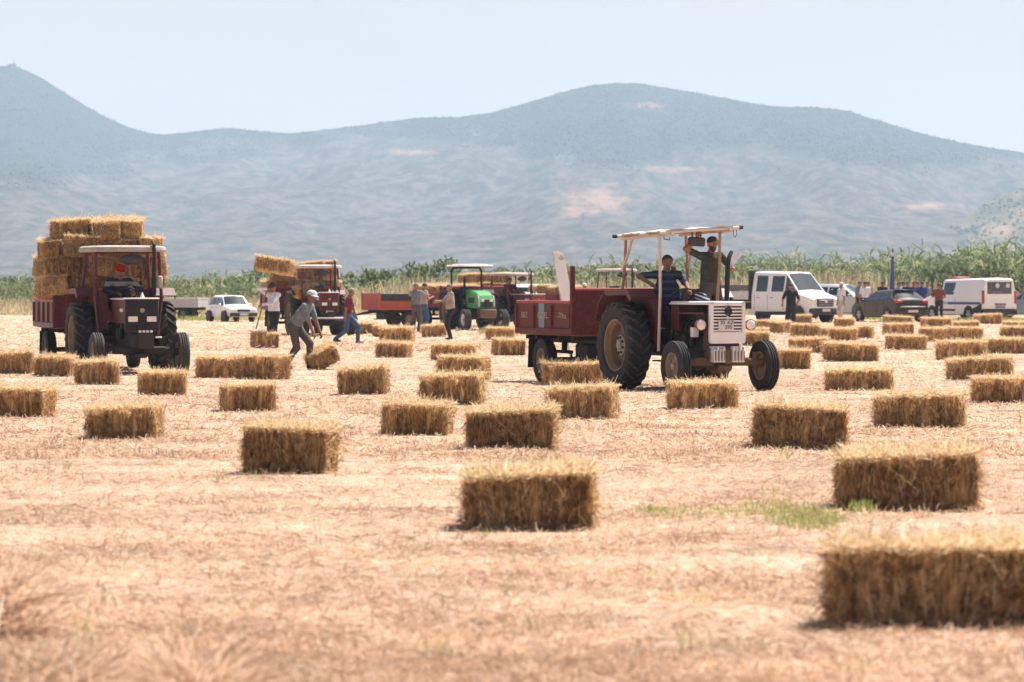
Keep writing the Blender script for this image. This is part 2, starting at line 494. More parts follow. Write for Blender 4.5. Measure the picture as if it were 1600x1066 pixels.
def cover_attr(me, U, PY, forest, soil, seed):
    n1 = fbm(U/60.0, PY/14.0, 4, seed)
    f = np.clip((interp(forest, U)+70*(n1-0.5)-PY)/26.0, 0, 1) if forest else np.clip((n1-0.45)*5, 0, 1)
    s = np.zeros_like(U)
    n2 = fbm(U/16.0, PY/6.0, 4, seed+3)
    for (cx, cyy, rx, ry) in soil:
        q = 1-np.sqrt(((U-cx)/rx)**2+((PY-cyy)/ry)**2)+1.5*(n2-0.5)
        s = np.maximum(s, np.clip(q*1.3, 0, 1))
    a = me.color_attributes.new('cover', 'FLOAT_COLOR', 'POINT')
    col = np.zeros((U.size, 4), np.float32); col[:, 0] = f.ravel()*0.9; col[:, 1] = s.ravel()*0.5; col[:, 3] = 1
    a.data.foreach_set('color', col.ravel())
    return f*(1-s), s
mm = mat_mountain('mountain_slope', (0.15, 0.12, 0.108), (0.05, 0.057, 0.052), (0.04, 0.054, 0.05))
me, U, T, X, D, Z, PY = terrain('mountain', '', RIDGE, 1900, 4700, -900, 2700, 760, 150, 0.25, mm, 21, 1.25, 0.44)
cf, cs = cover_attr(me, U, PY, FOREST, SOIL, 31)
mo = inst('mountain', me)
tag(mo, 'long blue hazy mountain ridge behind the whole field', 'mountain', kind='structure')
FOOT = [(900, 460), (1180, 446), (1320, 432), (1400, 402), (1460, 368), (1520, 330), (1570, 302), (1620, 288), (1700, 268), (1900, 250), (2200, 300), (2500, 400), (2700, 450)]
me2, U2, T2, X2, D2, Z2, PY2 = terrain('foothill', '', FOOT, 1900, 3000, 900, 2700, 300, 60, 0.1, mat_mountain('foothill_slope', (0.22, 0.16, 0.11), (0.10, 0.11, 0.07), (0.055, 0.075, 0.045)), 57, 1.15, 0.25)
cf2, cs2 = cover_attr(me2, U2, PY2, None, [(1560, 362, 40, 12), (1590, 330, 30, 7), (1500, 372, 26, 6), (1540, 400, 60, 8), (1600, 385, 30, 6), (1650, 340, 60, 12), (1470, 395, 30, 5)], 41)
fo = inst('foothill', me2)
tag(fo, 'scrubby foothill with orange soil patches at the right edge', 'hill', kind='structure')
# trees and bushes scattered over the slopes: far too many to count
def scatter_trees(name, label, X, D, Z, T, f, n, seed, smin, smax, mat, base=0.10):
    w = np.where((T > 0.06) & (T < 1.03), 1, 0)*(base+f)*D**0.5
    w = (w/w.sum()).ravel()
    idx = rng.choice(w.size, n, p=w)
    du = abs(X[0, 1]-X[0, 0]); dd = abs(D[1, 0]-D[0, 0])
    ny_, nx_ = X.shape
    r_, c_ = np.divmod(idx, nx_); r_ = np.clip(r_, 0, ny_-2); c_ = np.clip(c_, 0, nx_-2)
    a, b_ = rng.random(n), rng.random(n)
    def lerp(A): return (A[r_, c_]*(1-a)+A[r_, c_+1]*a)*(1-b_)+(A[r_+1, c_]*(1-a)+A[r_+1, c_+1]*a)*b_
    P = np.stack([lerp(X), lerp(D), lerp(Z)], 1)
    s = smin+(smax-smin)*rng.random(n)**2
    oct_ = np.array([[1, 0, .3], [0, 1, .35], [-1, 0, .3], [0, -1, .35], [0, 0, 1.35], [0, 0, -.35]])
    V = P[:, None, :]+oct_[None]*s[:, None, None]*(0.75+0.5*rng.random((n, 6, 1)))
    f8 = np.array([[0, 1, 4], [1, 2, 4], [2, 3, 4], [3, 0, 4], [1, 0, 5], [2, 1, 5], [3, 2, 5], [0, 3, 5]])
    F = ((np.arange(n)*6)[:, None, None]+f8[None]).reshape(-1, 3)
    o = inst(name, np_mesh(name, V.reshape(-1, 3), F, mat))
    return tag(o, label, 'scrub', kind='stuff')
mt = blades('scrub_leaves', [(0.0, (0.07, 0.085, 0.06)), (0.6, (0.10, 0.11, 0.08)), (1.0, (0.15, 0.15, 0.11))], 0.1)
scatter_trees('mountain_scrub', 'dark scattered scrub and forest covering the mountain slopes', X, D, Z, T, cf*1.3, 45000, 3, 0.4, 1.9, mt, 0.0)
scatter_trees('foothill_scrub', 'low green bushes dotted over the foothill at right', X2, D2, Z2, T2, cf2, 12000, 4, 0.5, 2.2, mt, 0.4)
# relay mast buildings on the left summit
st = empty('summit_station', ((20-800)/FPX*4650.0, 4650.0, (YH-104)/FPX*4650+1), 0)
MB().box((0, 0, 2), (11, 5, 5), b=0.3).obj('building', paint('summit_wall', (0.5, 0.5, 0.5), 0.8), st)
MB().tube([(2, 0, 3), (2, 0, 14)], [0.7, 0.3], 6).obj('mast', paint('summit_mast', (0.3, 0.3, 0.32), 0.6), st)
tag(st, 'tiny station with a mast on the left mountain summit', 'station')

# ---- haze: even air from the camera to beyond the ridge
hm = bpy.data.materials.new('air'); hm.use_nodes = True
hn = hm.node_tree.nodes; hn.remove(hn['Principled BSDF'])
pv = hn.new('ShaderNodeVolumePrincipled'); hm.node_tree.links.new(pv.outputs[0], hn['Material Output'].inputs['Volume'])
pv.inputs['Density'].default_value = 0.00015
pv.inputs['Color'].default_value = (0.56, 0.775, 1.0, 1)
pv.inputs['Anisotropy'].default_value = 0.0
pv.inputs['Density Attribute'].default_value = ''
hm.cycles.homogeneous_volume = True
hz = MB().box((0, 3050, 184.0), (8400, 6700, 372.0)).obj('haze', hm)
tag(hz, 'thin pale blue summer haze over the whole valley', 'haze', kind='stuff')

# ---- reeds and dry grass along the far edge of the field
REEDTOP = [(-400, 429), (0, 429), (120, 431), (270, 434), (400, 428), (470, 433), (560, 438), (700, 428), (800, 421), (900, 410), (1000, 406), (1150, 407), (1280, 408), (1380, 405), (1450, 400), (1520, 393), (1600, 389), (1800, 388), (2100, 395)]
m_reed = blades('reed_leaves', [(0.0, (0.13, 0.185, 0.095)), (0.45, (0.22, 0.28, 0.15)), (0.75, (0.32, 0.36, 0.21)), (1.0, (0.52, 0.50, 0.34))], 0.5, (0.35, (0.75, 0.78, 0.75), (1.15, 1.1, 1.05)))
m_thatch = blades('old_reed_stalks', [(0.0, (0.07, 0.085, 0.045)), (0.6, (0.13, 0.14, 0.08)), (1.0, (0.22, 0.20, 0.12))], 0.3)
m_dry = blades('dry_grass_blades', [(0.0, (0.40, 0.32, 0.21)), (0.5, (0.54, 0.44, 0.29)), (0.8, (0.62, 0.53, 0.36)), (1.0, (0.34, 0.36, 0.19))], 0.5, (0.3, (0.75, 0.75, 0.7), (1.1, 1.1, 1.1)))
def reed_stand(n, d0, d1, topscale, u0, u1):
    u = rng.uniform(u0, u1, n); d = rng.uniform(d0, d1, n)
    h = ((YH-interp(REEDTOP, u))/FPX*d+CAMH)*topscale*(0.68+0.42*rng.random(n))
    h *= 0.72+0.52*fbm(u/42.0, d/3.0, 4, 77)
    base = np.stack([(u-800)/FPX*d, d, np.zeros(n)], 1)
    lean = np.stack([rng.normal(0.05, 0.07, n), rng.normal(0, 0.07, n), np.ones(n)], 1); lean = unit(lean)
    fz = interp([(0, 0.6), (800, 0.65), (1450, 1.0), (2200, 1.0)], u); h *= 0.80+0.2*fz
    out = [strands(base, lean, h*0.97, np.full(n, 0.035), rng.normal(0, 0.15, n), False)]
    for k in range(9):
        f = 0.18+0.82*rng.random(n)
        p = base+lean*(h*f)[:, None]
        a = rng.uniform(0, 2*math.pi, n); el = rng.uniform(0.1, 1.0, n)
        dd = np.stack([np.cos(a)*np.cos(el), np.sin(a)*np.cos(el), np.sin(el)], 1)
        L = rng.uniform(0.4, 1.0, n)*fz
        out.append(strands(p, dd, L, rng.uniform(0.05, 0.10, n), rng.uniform(0.05, 0.35, n), True, np.tile([0, 0, 1.0], (n, 1))))
    return out
V, F = merge(reed_stand(5200, 196, 212, 1.0, -500, 2200)+reed_stand(1500, 190, 196, 0.93, 1380, 2200))
V4 = V
o = inst('reed_bed', np_mesh('reed_bed', V, F, m_reed)); tag(o, 'dense band of green reeds along the far field edge', 'reeds', kind='stuff')
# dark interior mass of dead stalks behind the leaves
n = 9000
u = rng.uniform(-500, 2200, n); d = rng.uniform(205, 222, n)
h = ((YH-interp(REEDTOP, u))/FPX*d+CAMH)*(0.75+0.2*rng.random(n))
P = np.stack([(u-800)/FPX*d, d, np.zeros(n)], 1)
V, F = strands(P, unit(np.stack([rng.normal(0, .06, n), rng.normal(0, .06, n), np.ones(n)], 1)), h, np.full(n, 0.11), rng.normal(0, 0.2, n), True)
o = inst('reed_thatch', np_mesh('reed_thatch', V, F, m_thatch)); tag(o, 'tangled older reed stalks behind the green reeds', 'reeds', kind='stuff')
DRYTOP = [(-400, 452), (0, 464), (200, 466), (420, 460), (560, 448), (640, 432), (760, 428), (900, 436), (1100, 432), (1200, 420), (1330, 418), (1400, 424), (1480, 440), (1560, 452), (1700, 455), (2200, 455)]
n = 22000
u = rng.uniform(-500, 2200, n); d = rng.uniform(180, 194, n)
h = ((YH-interp(DRYTOP, u))/FPX*d+CAMH)*(0.55+0.5*rng.random(n))*np.clip((d-179)/9, 0.25, 1)
P = np.stack([(u-800)/FPX*d, d, np.zeros(n)], 1)
V, F = strands(P, unit(np.stack([rng.normal(0.05, .2, n), rng.normal(0, .2, n), np.ones(n)], 1)), h, rng.uniform(0.03, 0.07, n), rng.normal(0, 0.2, n), True)
o = inst('dry_grass', np_mesh('dry_grass', V, F, m_dry)); tag(o, 'tall dry beige grass in front of the reeds', 'grass', kind='stuff')
# bushy mound behind the green tractor
m_bush = blades('bush_leaves', [(0.0, (0.11, 0.14, 0.07)), (0.6, (0.19, 0.22, 0.11)), (1.0, (0.30, 0.31, 0.17))], 0.45, (0.5, (0.7, 0.75, 0.7), (1.15, 1.12, 1.05)))
def bush(px, ytop, d, wpx, label, dens=1.0):
    x0 = (px-800)/FPX*d; hh = (YH-ytop)/FPX*d+CAMH; w = wpx/FPX*d
    root = empty('bush', (x0, d, 0))
    tr = MB()
    for k in range(5):
        a = random.uniform(0, 6.28); q = random.uniform(0.1, 0.5)*w
        tr.tube([(0, 0, -0.1), (math.cos(a)*q*0.4, math.sin(a)*q*0.4, hh*0.4), (math.cos(a)*q, math.sin(a)*q, hh*0.8)], [0.09, 0.06, 0.02], 5)
    tr.obj('trunk', paint('bush_bark', (0.10, 0.08, 0.06), 0.9), root)
    n = int(5200*dens)
    nc = 26
    cc = np.stack([rng.uniform(-1, 1, nc)*w, rng.uniform(-1, 1, nc)*w*0.7, rng.uniform(0.15, 0.85, nc)*hh], 1)
    cc[:, 2] *= 1-0.55*(np.abs(cc[:, 0])/w)**2
    cr = rng.uniform(0.16, 0.34, nc)*hh
    k = rng.integers(0, nc, n)
    dv = unit(rng.normal(size=(n, 3)))
    P = cc[k]+dv*(cr[k]*rng.uniform(0.55, 1.05, n))[:, None]; P[:, 2] = np.maximum(P[:, 2], 0.05)
    V, F = strands(P, unit(dv+rng.normal(size=(n, 3))*0.8), rng.uniform(0.12, 0.3, n), rng.uniform(0.07, 0.14, n), rng.normal(0, 0.03, n), False)
    inst('crown', np_mesh('bush_crown', V, F, m_bush), root)
    tag(root, label, 'bush', 'bushes on the rise beyond the field')
for a in ((690, 407, 205, 62, 'tallest round green bush rising behind the green tractor', 1.3), (630, 417, 203, 50, 'grey-green bush left of the tallest bush behind the tractors', 1.0),
          (765, 412, 206, 48, 'bush behind the canopy of the green tractor', 0.9), (585, 424, 204, 45, 'low bush behind the orange trailer', 0.8), (395, 424, 203, 45, 'blue-green bush just left of the raised bale', 0.8), (530, 432, 203, 36, 'small bush behind the man in maroon shirt', 0.6)):
    bush(*a)

# ---- loose straw and stubble on the field, denser towards the camera
m_straw = blades('field_straw', [(0.0, (0.30, 0.18, 0.11)), (0.25, (0.63, 0.43, 0.29)), (0.7, (0.83, 0.62, 0.44)), (1.0, (0.95, 0.82, 0.67))], 0.55, (0.8, (0.66, 0.62, 0.60), (1.06, 1.05, 1.05)))
def field_straw(n, y0, y1, wmin, lmin, lmax, up, two):
    py = rng.uniform(y0, y1, n); px = rng.uniform(-260, 1860, n)
    d = FPX*CAMH/(py-YH); x = (px-800)/FPX*d
    z = ground_z(x, d)
    a = rng.uniform(0, 2*math.pi, n)
    el = np.where(rng.random(n) < up, rng.uniform(0.5, 1.4, n), rng.normal(0.1, 0.16, n))
    D_ = np.stack([np.cos(a)*np.cos(el), np.sin(a)*np.cos(el), np.abs(np.sin(el))], 1)
    L = rng.uniform(lmin, lmax, n)*np.where(el > 0.45, 0.55, 1)
    clump = fbm(x*0.9, d*0.9, 3, 15)
    keep = rng.random(n) < np.clip((clump-0.2)*2.2, 0.35, 1)
    W = np.maximum(wmin, d*0.00011)*rng.uniform(0.7, 1.4, n)
    P = np.stack([x, d, z+0.004+0.035*np.clip(clump-0.45, 0, 1)*rng.random(n)], 1)
    return strands(P[keep], D_[keep], L[keep], W[keep], rng.normal(0, 0.02, n)[keep], two)
parts = [field_straw(170000, 690, 1120, 0.0045, 0.03, 0.15, 0.25, True), field_straw(190000, 545, 720, 0.007, 0.03, 0.14, 0.3, False), field_straw(60000, 496, 550, 0.012, 0.1, 0.3, 0.2, False)]
# heaps of raked straw
def heap(px, py, rx, ry, hh, n):
    x0, d0 = gp(px, py)
    t = rng.random(n)**0.5; a = rng.uniform(0, 6.283, n)
    x = x0+rx*t*np.cos(a); y = d0+ry*t*np.sin(a); z = hh*(1-t**2)*rng.random(n)**0.5
    b = rng.uniform(0, 6.283, n); e = rng.normal(0.2, 0.4, n)
    return strands(np.stack([x, y, z+0.01], 1), np.stack([np.cos(b)*np.cos(e), np.sin(b)*np.cos(e), np.abs(np.sin(e))], 1), rng.uniform(0.12, 0.35, n), rng.uniform(0.004, 0.008, n), rng.normal(0, 0.05, n), True)
for (px, py, rx, ry, hh, n) in ((-20, 985, 0.26, 0.4, 0.20, 2400), (310, 1090, 0.12, 0.3, 0.07, 1100), (60, 1085, 0.3, 0.5, 0.05, 1400)):
    parts.append(heap(px, py, rx, ry, hh, n))
V = None
two = [p for p in parts]
Vm, Fm = merge(two)
o = inst('loose_straw', np_mesh('loose_straw', Vm, Fm, m_straw)); tag(o, 'loose cut straw and short stubble strewn over the field', 'straw', kind='stuff')
# green weeds between the near bales and by the far vehicles
m_weed = blades('weed_blades', [(0.0, (0.24, 0.30, 0.08)), (0.6, (0.36, 0.42, 0.13)), (1.0, (0.56, 0.52, 0.24))], 0.35)
parts = []
for (px, py, rx, ry, n, hh) in ((1255, 815, 0.28, 1.0, 620, 0.10), (1215, 800, 0.28, 0.8, 330, 0.08), (1070, 806, 0.30, 0.7, 300, 0.06), (1150, 806, 0.25, 0.7, 220, 0.06), (1345, 800, 0.12, 0.2, 160, 0.10), (1020, 800, 0.15, 0.4, 160, 0.05),
                                (800, 522, 1.2, 2.5, 900, 0.25), (1560, 503, 3.5, 5, 1200, 0.28), (1420, 500, 3.0, 5, 900, 0.2), (320, 500, 4, 6, 1200, 0.28), (260, 500, 3, 5, 900, 0.25)):
    x0, d0 = gp(px, py); sc_ = max(1, d0/40)
    t = rng.random(n)**0.6; a = rng.uniform(0, 6.283, n)
    P = np.stack([x0+rx*t*np.cos(a), d0+ry*t*np.sin(a), np.zeros(n)], 1)
    Dn = unit(np.stack([rng.normal(0, .4, n), rng.normal(0, .4, n), np.ones(n)], 1))
    parts.append(strands(P, Dn, hh*rng.uniform(0.4, 1.1, n), np.full(n, 0.006*sc_), rng.normal(0, 0.02, n), True))
for k in range(70):
    px, py = random.uniform(-100, 1700), 515+560*random.random()**1.3
    x0, d0 = gp(px, py); n = random.randint(5, 16)
    P = np.stack([x0+rng.normal(0, 0.05, n), d0+rng.normal(0, 0.05, n), np.zeros(n)], 1)
    parts.append(strands(P, unit(np.stack([rng.normal(0, .35, n), rng.normal(0, .35, n), np.ones(n)], 1)), random.uniform(0.05, 0.16)*rng.uniform(0.4, 1.1, n), np.full(n, 0.005*max(1, d0/40)), rng.normal(0, 0.02, n), True))
V, F = merge(parts)
o = inst('green_weeds', np_mesh('green_weeds', V, F, m_weed)); tag(o, 'low green weeds growing through the stubble', 'weeds', kind='stuff')

# ================================================================ HAY BALES
def mat_bale():
    m, nt, b = newmat('pressed_straw')
    tc = node(nt, 'ShaderNodeTexCoord')
    mp = node(nt, 'ShaderNodeMapping'); mp.inputs['Scale'].default_value = (75, 75, 9)
    nt.links.new(tc.outputs['Object'], mp.inputs[0])
    n1 = node(nt, 'ShaderNodeTexNoise', i_Scale=1.0, i_Detail=5.0, i_Roughness=0.7); nt.links.new(mp.outputs[0], n1.inputs['Vector'])
    mp2 = node(nt, 'ShaderNodeMapping'); mp2.inputs['Scale'].default_value = (14, 5, 2.5); nt.links.new(tc.outputs['Object'], mp2.inputs[0])
    n2 = node(nt, 'ShaderNodeTexNoise', i_Scale=1.0, i_Detail=4.0); nt.links.new(mp2.outputs[0], n2.inputs['Vector'])
    r = ramp(nt, [(0.3, (0.12, 0.06, 0.024)), (0.48, (0.36, 0.215, 0.097)), (0.68, (0.66, 0.45, 0.23))], n1.outputs[0])
    r2 = ramp(nt, [(0.32, (0.5, 0.45, 0.42)), (0.62, (1.15, 1.1, 1.02))], n2.outputs[0])
    c = mixc(nt, 0.9, r.outputs[0], r2.outputs[0], 'MULTIPLY')
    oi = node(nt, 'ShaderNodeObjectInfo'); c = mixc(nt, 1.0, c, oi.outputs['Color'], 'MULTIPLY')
    nt.links.new(c, b.inputs['Base Color']); b.inputs['Roughness'].default_value = 0.9; b.inputs['Specular IOR Level'].default_value = 0.15
    bp = node(nt, 'ShaderNodeBump'); bp.inputs['Strength'].default_value = 0.9; bp.inputs['Distance'].default_value = 0.02
    nt.links.new(n1.outputs[0], bp.inputs['Height']); nt.links.new(bp.outputs[0], b.inputs['Normal'])
    return m
m_bale = mat_bale()
m_bstraw = blades('bale_straw', [(0.0, (0.30, 0.165, 0.07)), (0.35, (0.56, 0.37, 0.18)), (0.75, (0.76, 0.57, 0.33)), (1.0, (0.90, 0.78, 0.58))], 0.5, (16.0, (0.52, 0.47, 0.43), (1.2, 1.17, 1.14)))
m_bstraw2 = blades('bale_straw_sunlit_pale', [(0.0, (0.56, 0.38, 0.20)), (0.35, (0.73, 0.54, 0.31)), (0.75, (0.86, 0.69, 0.45)), (1.0, (0.95, 0.84, 0.66))], 0.5)  # sunlight on the bale tops put into the straw colour; also scattered pale wisps
BL, BD, BH = 0.95, 0.46, 0.37
def bale_variant(seed, dens):
    rs = np.random.default_rng(seed)
    hl, hd, hh = BL/2, BD/2, BH/2
    N = (30, 12, 10)
    Vs, Fs, k = [], [], 0
    for a in range(3):
        u, w = (a+1) % 3, (a+2) % 3
        gu, gw = np.meshgrid(np.linspace(-1, 1, N[u]+1), np.linspace(-1, 1, N[w]+1), indexing='ij')
        i = (np.arange(N[u])[:, None]*(N[w]+1)+np.arange(N[w])[None]).ravel()
        q = np.stack([i, i+N[w]+1, i+N[w]+2, i+1], 1)
        for sg in (-1, 1):
            v = np.zeros((gu.size, 3)); v[:, a] = sg; v[:, u] = gu.ravel(); v[:, w] = gw.ravel()
            Vs.append(v); Fs.append((q if sg > 0 else q[:, ::-1])+k); k += len(v)
    V = np.concatenate(Vs)*np.array([hl, hd, hh]); F = np.concatenate(Fs)
    r = 0.065; inner = np.clip(V, -np.array([hl-r, hd-r, hh-r]), np.array([hl-r, hd-r, hh-r]))
    dv = V-inner; V = inner+r*unit(dv)*(np.linalg.norm(dv, axis=1, keepdims=True) > 1e-6)
    # flakes pressed side by side, one or two deep creases where the strings pull in
    xs_ = -hl; gro = []
    while xs_ < hl-0.05:
        xs_ += rs.uniform(0.07, 0.12); gro.append((xs_, rs.uniform(0.01, 0.032)))
    gro.append((rs.uniform(-0.14, 0.14), 0.07))
    g = sum(dp*np.exp(-((V[:, 0]-x0)/(0.03 if dp > 0.06 else 0.017))**2) for x0, dp in gro)
    seg = np.searchsorted([x0 for x0, _ in gro[:-1]], V[:, 0])
    off = rs.normal(0, 0.05, 40); offz = rs.normal(0, 0.018, 40)
    V[:, 1] *= 1-g/hd+off[seg]; up = V[:, 2] > -hh*0.6
    V[:, 2] = V[:, 2]*(1-np.where(up, g/hh*0.7, 0))+np.where(up, offz[seg]*(V[:, 2]+hh)/(2*hh), 0)
    so = seed*3.7
    wildness = np.where(rs.random(40) < 0.45, rs.uniform(0.55, 0.9, 40), rs.uniform(0.05, 0.25, 40))
    nz = np.array([[mnoise.noise(Vector((p[0]*6+so, p[1]*6, p[2]*6))), mnoise.noise(Vector((p[0]*22, p[1]*22+so, p[2]*14)))] for p in V])
    V += unit(V)*(nz[:, :1]*0.04+nz[:, 1:]*0.016)
    V[:, 2] += hh
    q = V[:, 0]/hl; V[:, 2] *= 1+rs.normal(0, 0.05)*q+rs.normal(-0.02, 0.04)*q*q; V[:, 1] += rs.normal(0, 0.022)*q*q+rs.normal(0, 0.05)*(V[:, 2]-hh)*q
    me = np_mesh('bale_body_mesh', V, F, m_bale, smooth=True)
    bm = bmesh.new(); bm.from_mesh(me); bmesh.ops.remove_doubles(bm, verts=bm.verts, dist=1e-4); bm.to_mesh(me); bm.free()
    me.polygons.foreach_set('use_smooth', [True]*len(me.polygons))
    out = []
    mi = []
    def put(P, Dn, L, W, bend, two=True, m=0): out.append(strands(P, unit(Dn), L, W, bend, two)); mi.append(np.full(len(out[-1][1]), m))
    for sg in (-1, 1):
        n = int(900*dens)
        P = np.stack([rs.uniform(-hl, hl, n), sg*(hd+rs.uniform(-0.012, 0.014, n)), rs.uniform(0.02, BH-0.03, n)], 1)
        sg_ = np.searchsorted([x0 for x0, _ in gro[:-1]], P[:, 0])
        wild = rs.random(n) < wildness[sg_]
        Dn = np.stack([rs.normal(0, np.where(wild, 1.1, 0.2)), sg*rs.uniform(-0.12, 0.12, n), np.where(rs.random(n) < .5, 1, -1)*np.ones(n)], 1)
        L = rs.uniform(0.06, 0.2, n); L = np.where(Dn[:, 2] > 0, np.minimum(L, BH+0.02-P[:, 2]), np.minimum(L, P[:, 2]+0.01))
        put(P, Dn, np.maximum(L, 0.03), np.where(rs.random(n) < 0.1, rs.uniform(0.009, 0.014, n), rs.uniform(0.004, 0.008, n)), rs.normal(0, 0.018, n))
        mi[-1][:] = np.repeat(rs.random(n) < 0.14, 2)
        n = int(90*dens)
        P = np.stack([rs.uniform(-hl, hl, n), sg*np.full(n, hd), rs.uniform(0.0, 0.05, n)], 1)
        put(P, np.stack([rs.normal(0, 1, n), sg*rs.uniform(0.2, 1, n), rs.uniform(0.0, 0.3, n)], 1), rs.uniform(0.05, 0.16, n), rs.uniform(0.004, 0.007, n), rs.normal(0, 0.02, n))
        n = int(260*dens)
        P = np.stack([sg*(hl+rs.uniform(-0.01, 0.01, n)), rs.uniform(-hd, hd, n), rs.uniform(0.02, BH-0.02, n)], 1)
        put(P, np.stack([sg*rs.uniform(0, 0.35, n), rs.normal(0, 0.7, n), rs.normal(0, 0.7, n)], 1), rs.uniform(0.05, 0.13, n), rs.uniform(0.004, 0.008, n), rs.normal(0, 0.012, n))
    n = int(1500*dens)
    P = np.stack([rs.uniform(-hl, hl, n), rs.uniform(-hd, hd, n), BH+rs.uniform(-0.015, 0.02, n)], 1)
    tall = rs.random(n) < 0.07
    Dn = np.stack([rs.normal(0, 1, n), rs.normal(0, 1, n), np.where(tall, rs.uniform(0.4, 1.6, n), rs.uniform(-0.05, 0.35, n))], 1)
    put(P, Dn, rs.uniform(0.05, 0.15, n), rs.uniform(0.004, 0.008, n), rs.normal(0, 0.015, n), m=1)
    n = int(160*dens)   # ragged upper edges
    P = np.stack([rs.uniform(-hl, hl, n), np.where(rs.random(n) < .5, -1, 1)*(hd-0.02), np.full(n, BH)], 1)
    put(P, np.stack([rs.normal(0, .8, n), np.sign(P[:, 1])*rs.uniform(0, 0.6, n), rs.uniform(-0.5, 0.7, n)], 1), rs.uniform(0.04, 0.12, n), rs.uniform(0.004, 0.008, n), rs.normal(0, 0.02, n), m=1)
    V, F = merge(out)
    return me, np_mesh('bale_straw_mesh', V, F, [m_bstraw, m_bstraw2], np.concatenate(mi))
VAR_HI = [bale_variant(s, 2.6) for s in (1, 2, 3)]
VAR = [bale_variant(s, 0.8) for s in (11, 12, 13, 14, 15, 16, 17, 18)]
nbale = [0]
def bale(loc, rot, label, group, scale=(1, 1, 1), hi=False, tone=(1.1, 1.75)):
    k = nbale[0]; nbale[0] += 1
    bm_, sm_ = (VAR_HI[k % 3] if hi else VAR[(k*5+k//8) % 8])
    e = empty('hay_bale', loc, 0)
    e.rotation_euler = rot; e.scale = scale
    t = random.uniform(0.85, 1.1) if hi else random.uniform(*tone); w = random.uniform(0.02, 0.22)  # near bales toned darker, farther ones lighter: sun and shade put into colour
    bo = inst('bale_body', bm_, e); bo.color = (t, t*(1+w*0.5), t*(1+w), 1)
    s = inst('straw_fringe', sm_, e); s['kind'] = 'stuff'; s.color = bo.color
    tag(e, label, 'hay bale', group)
    return e
G = 'hay bales lying on the field'
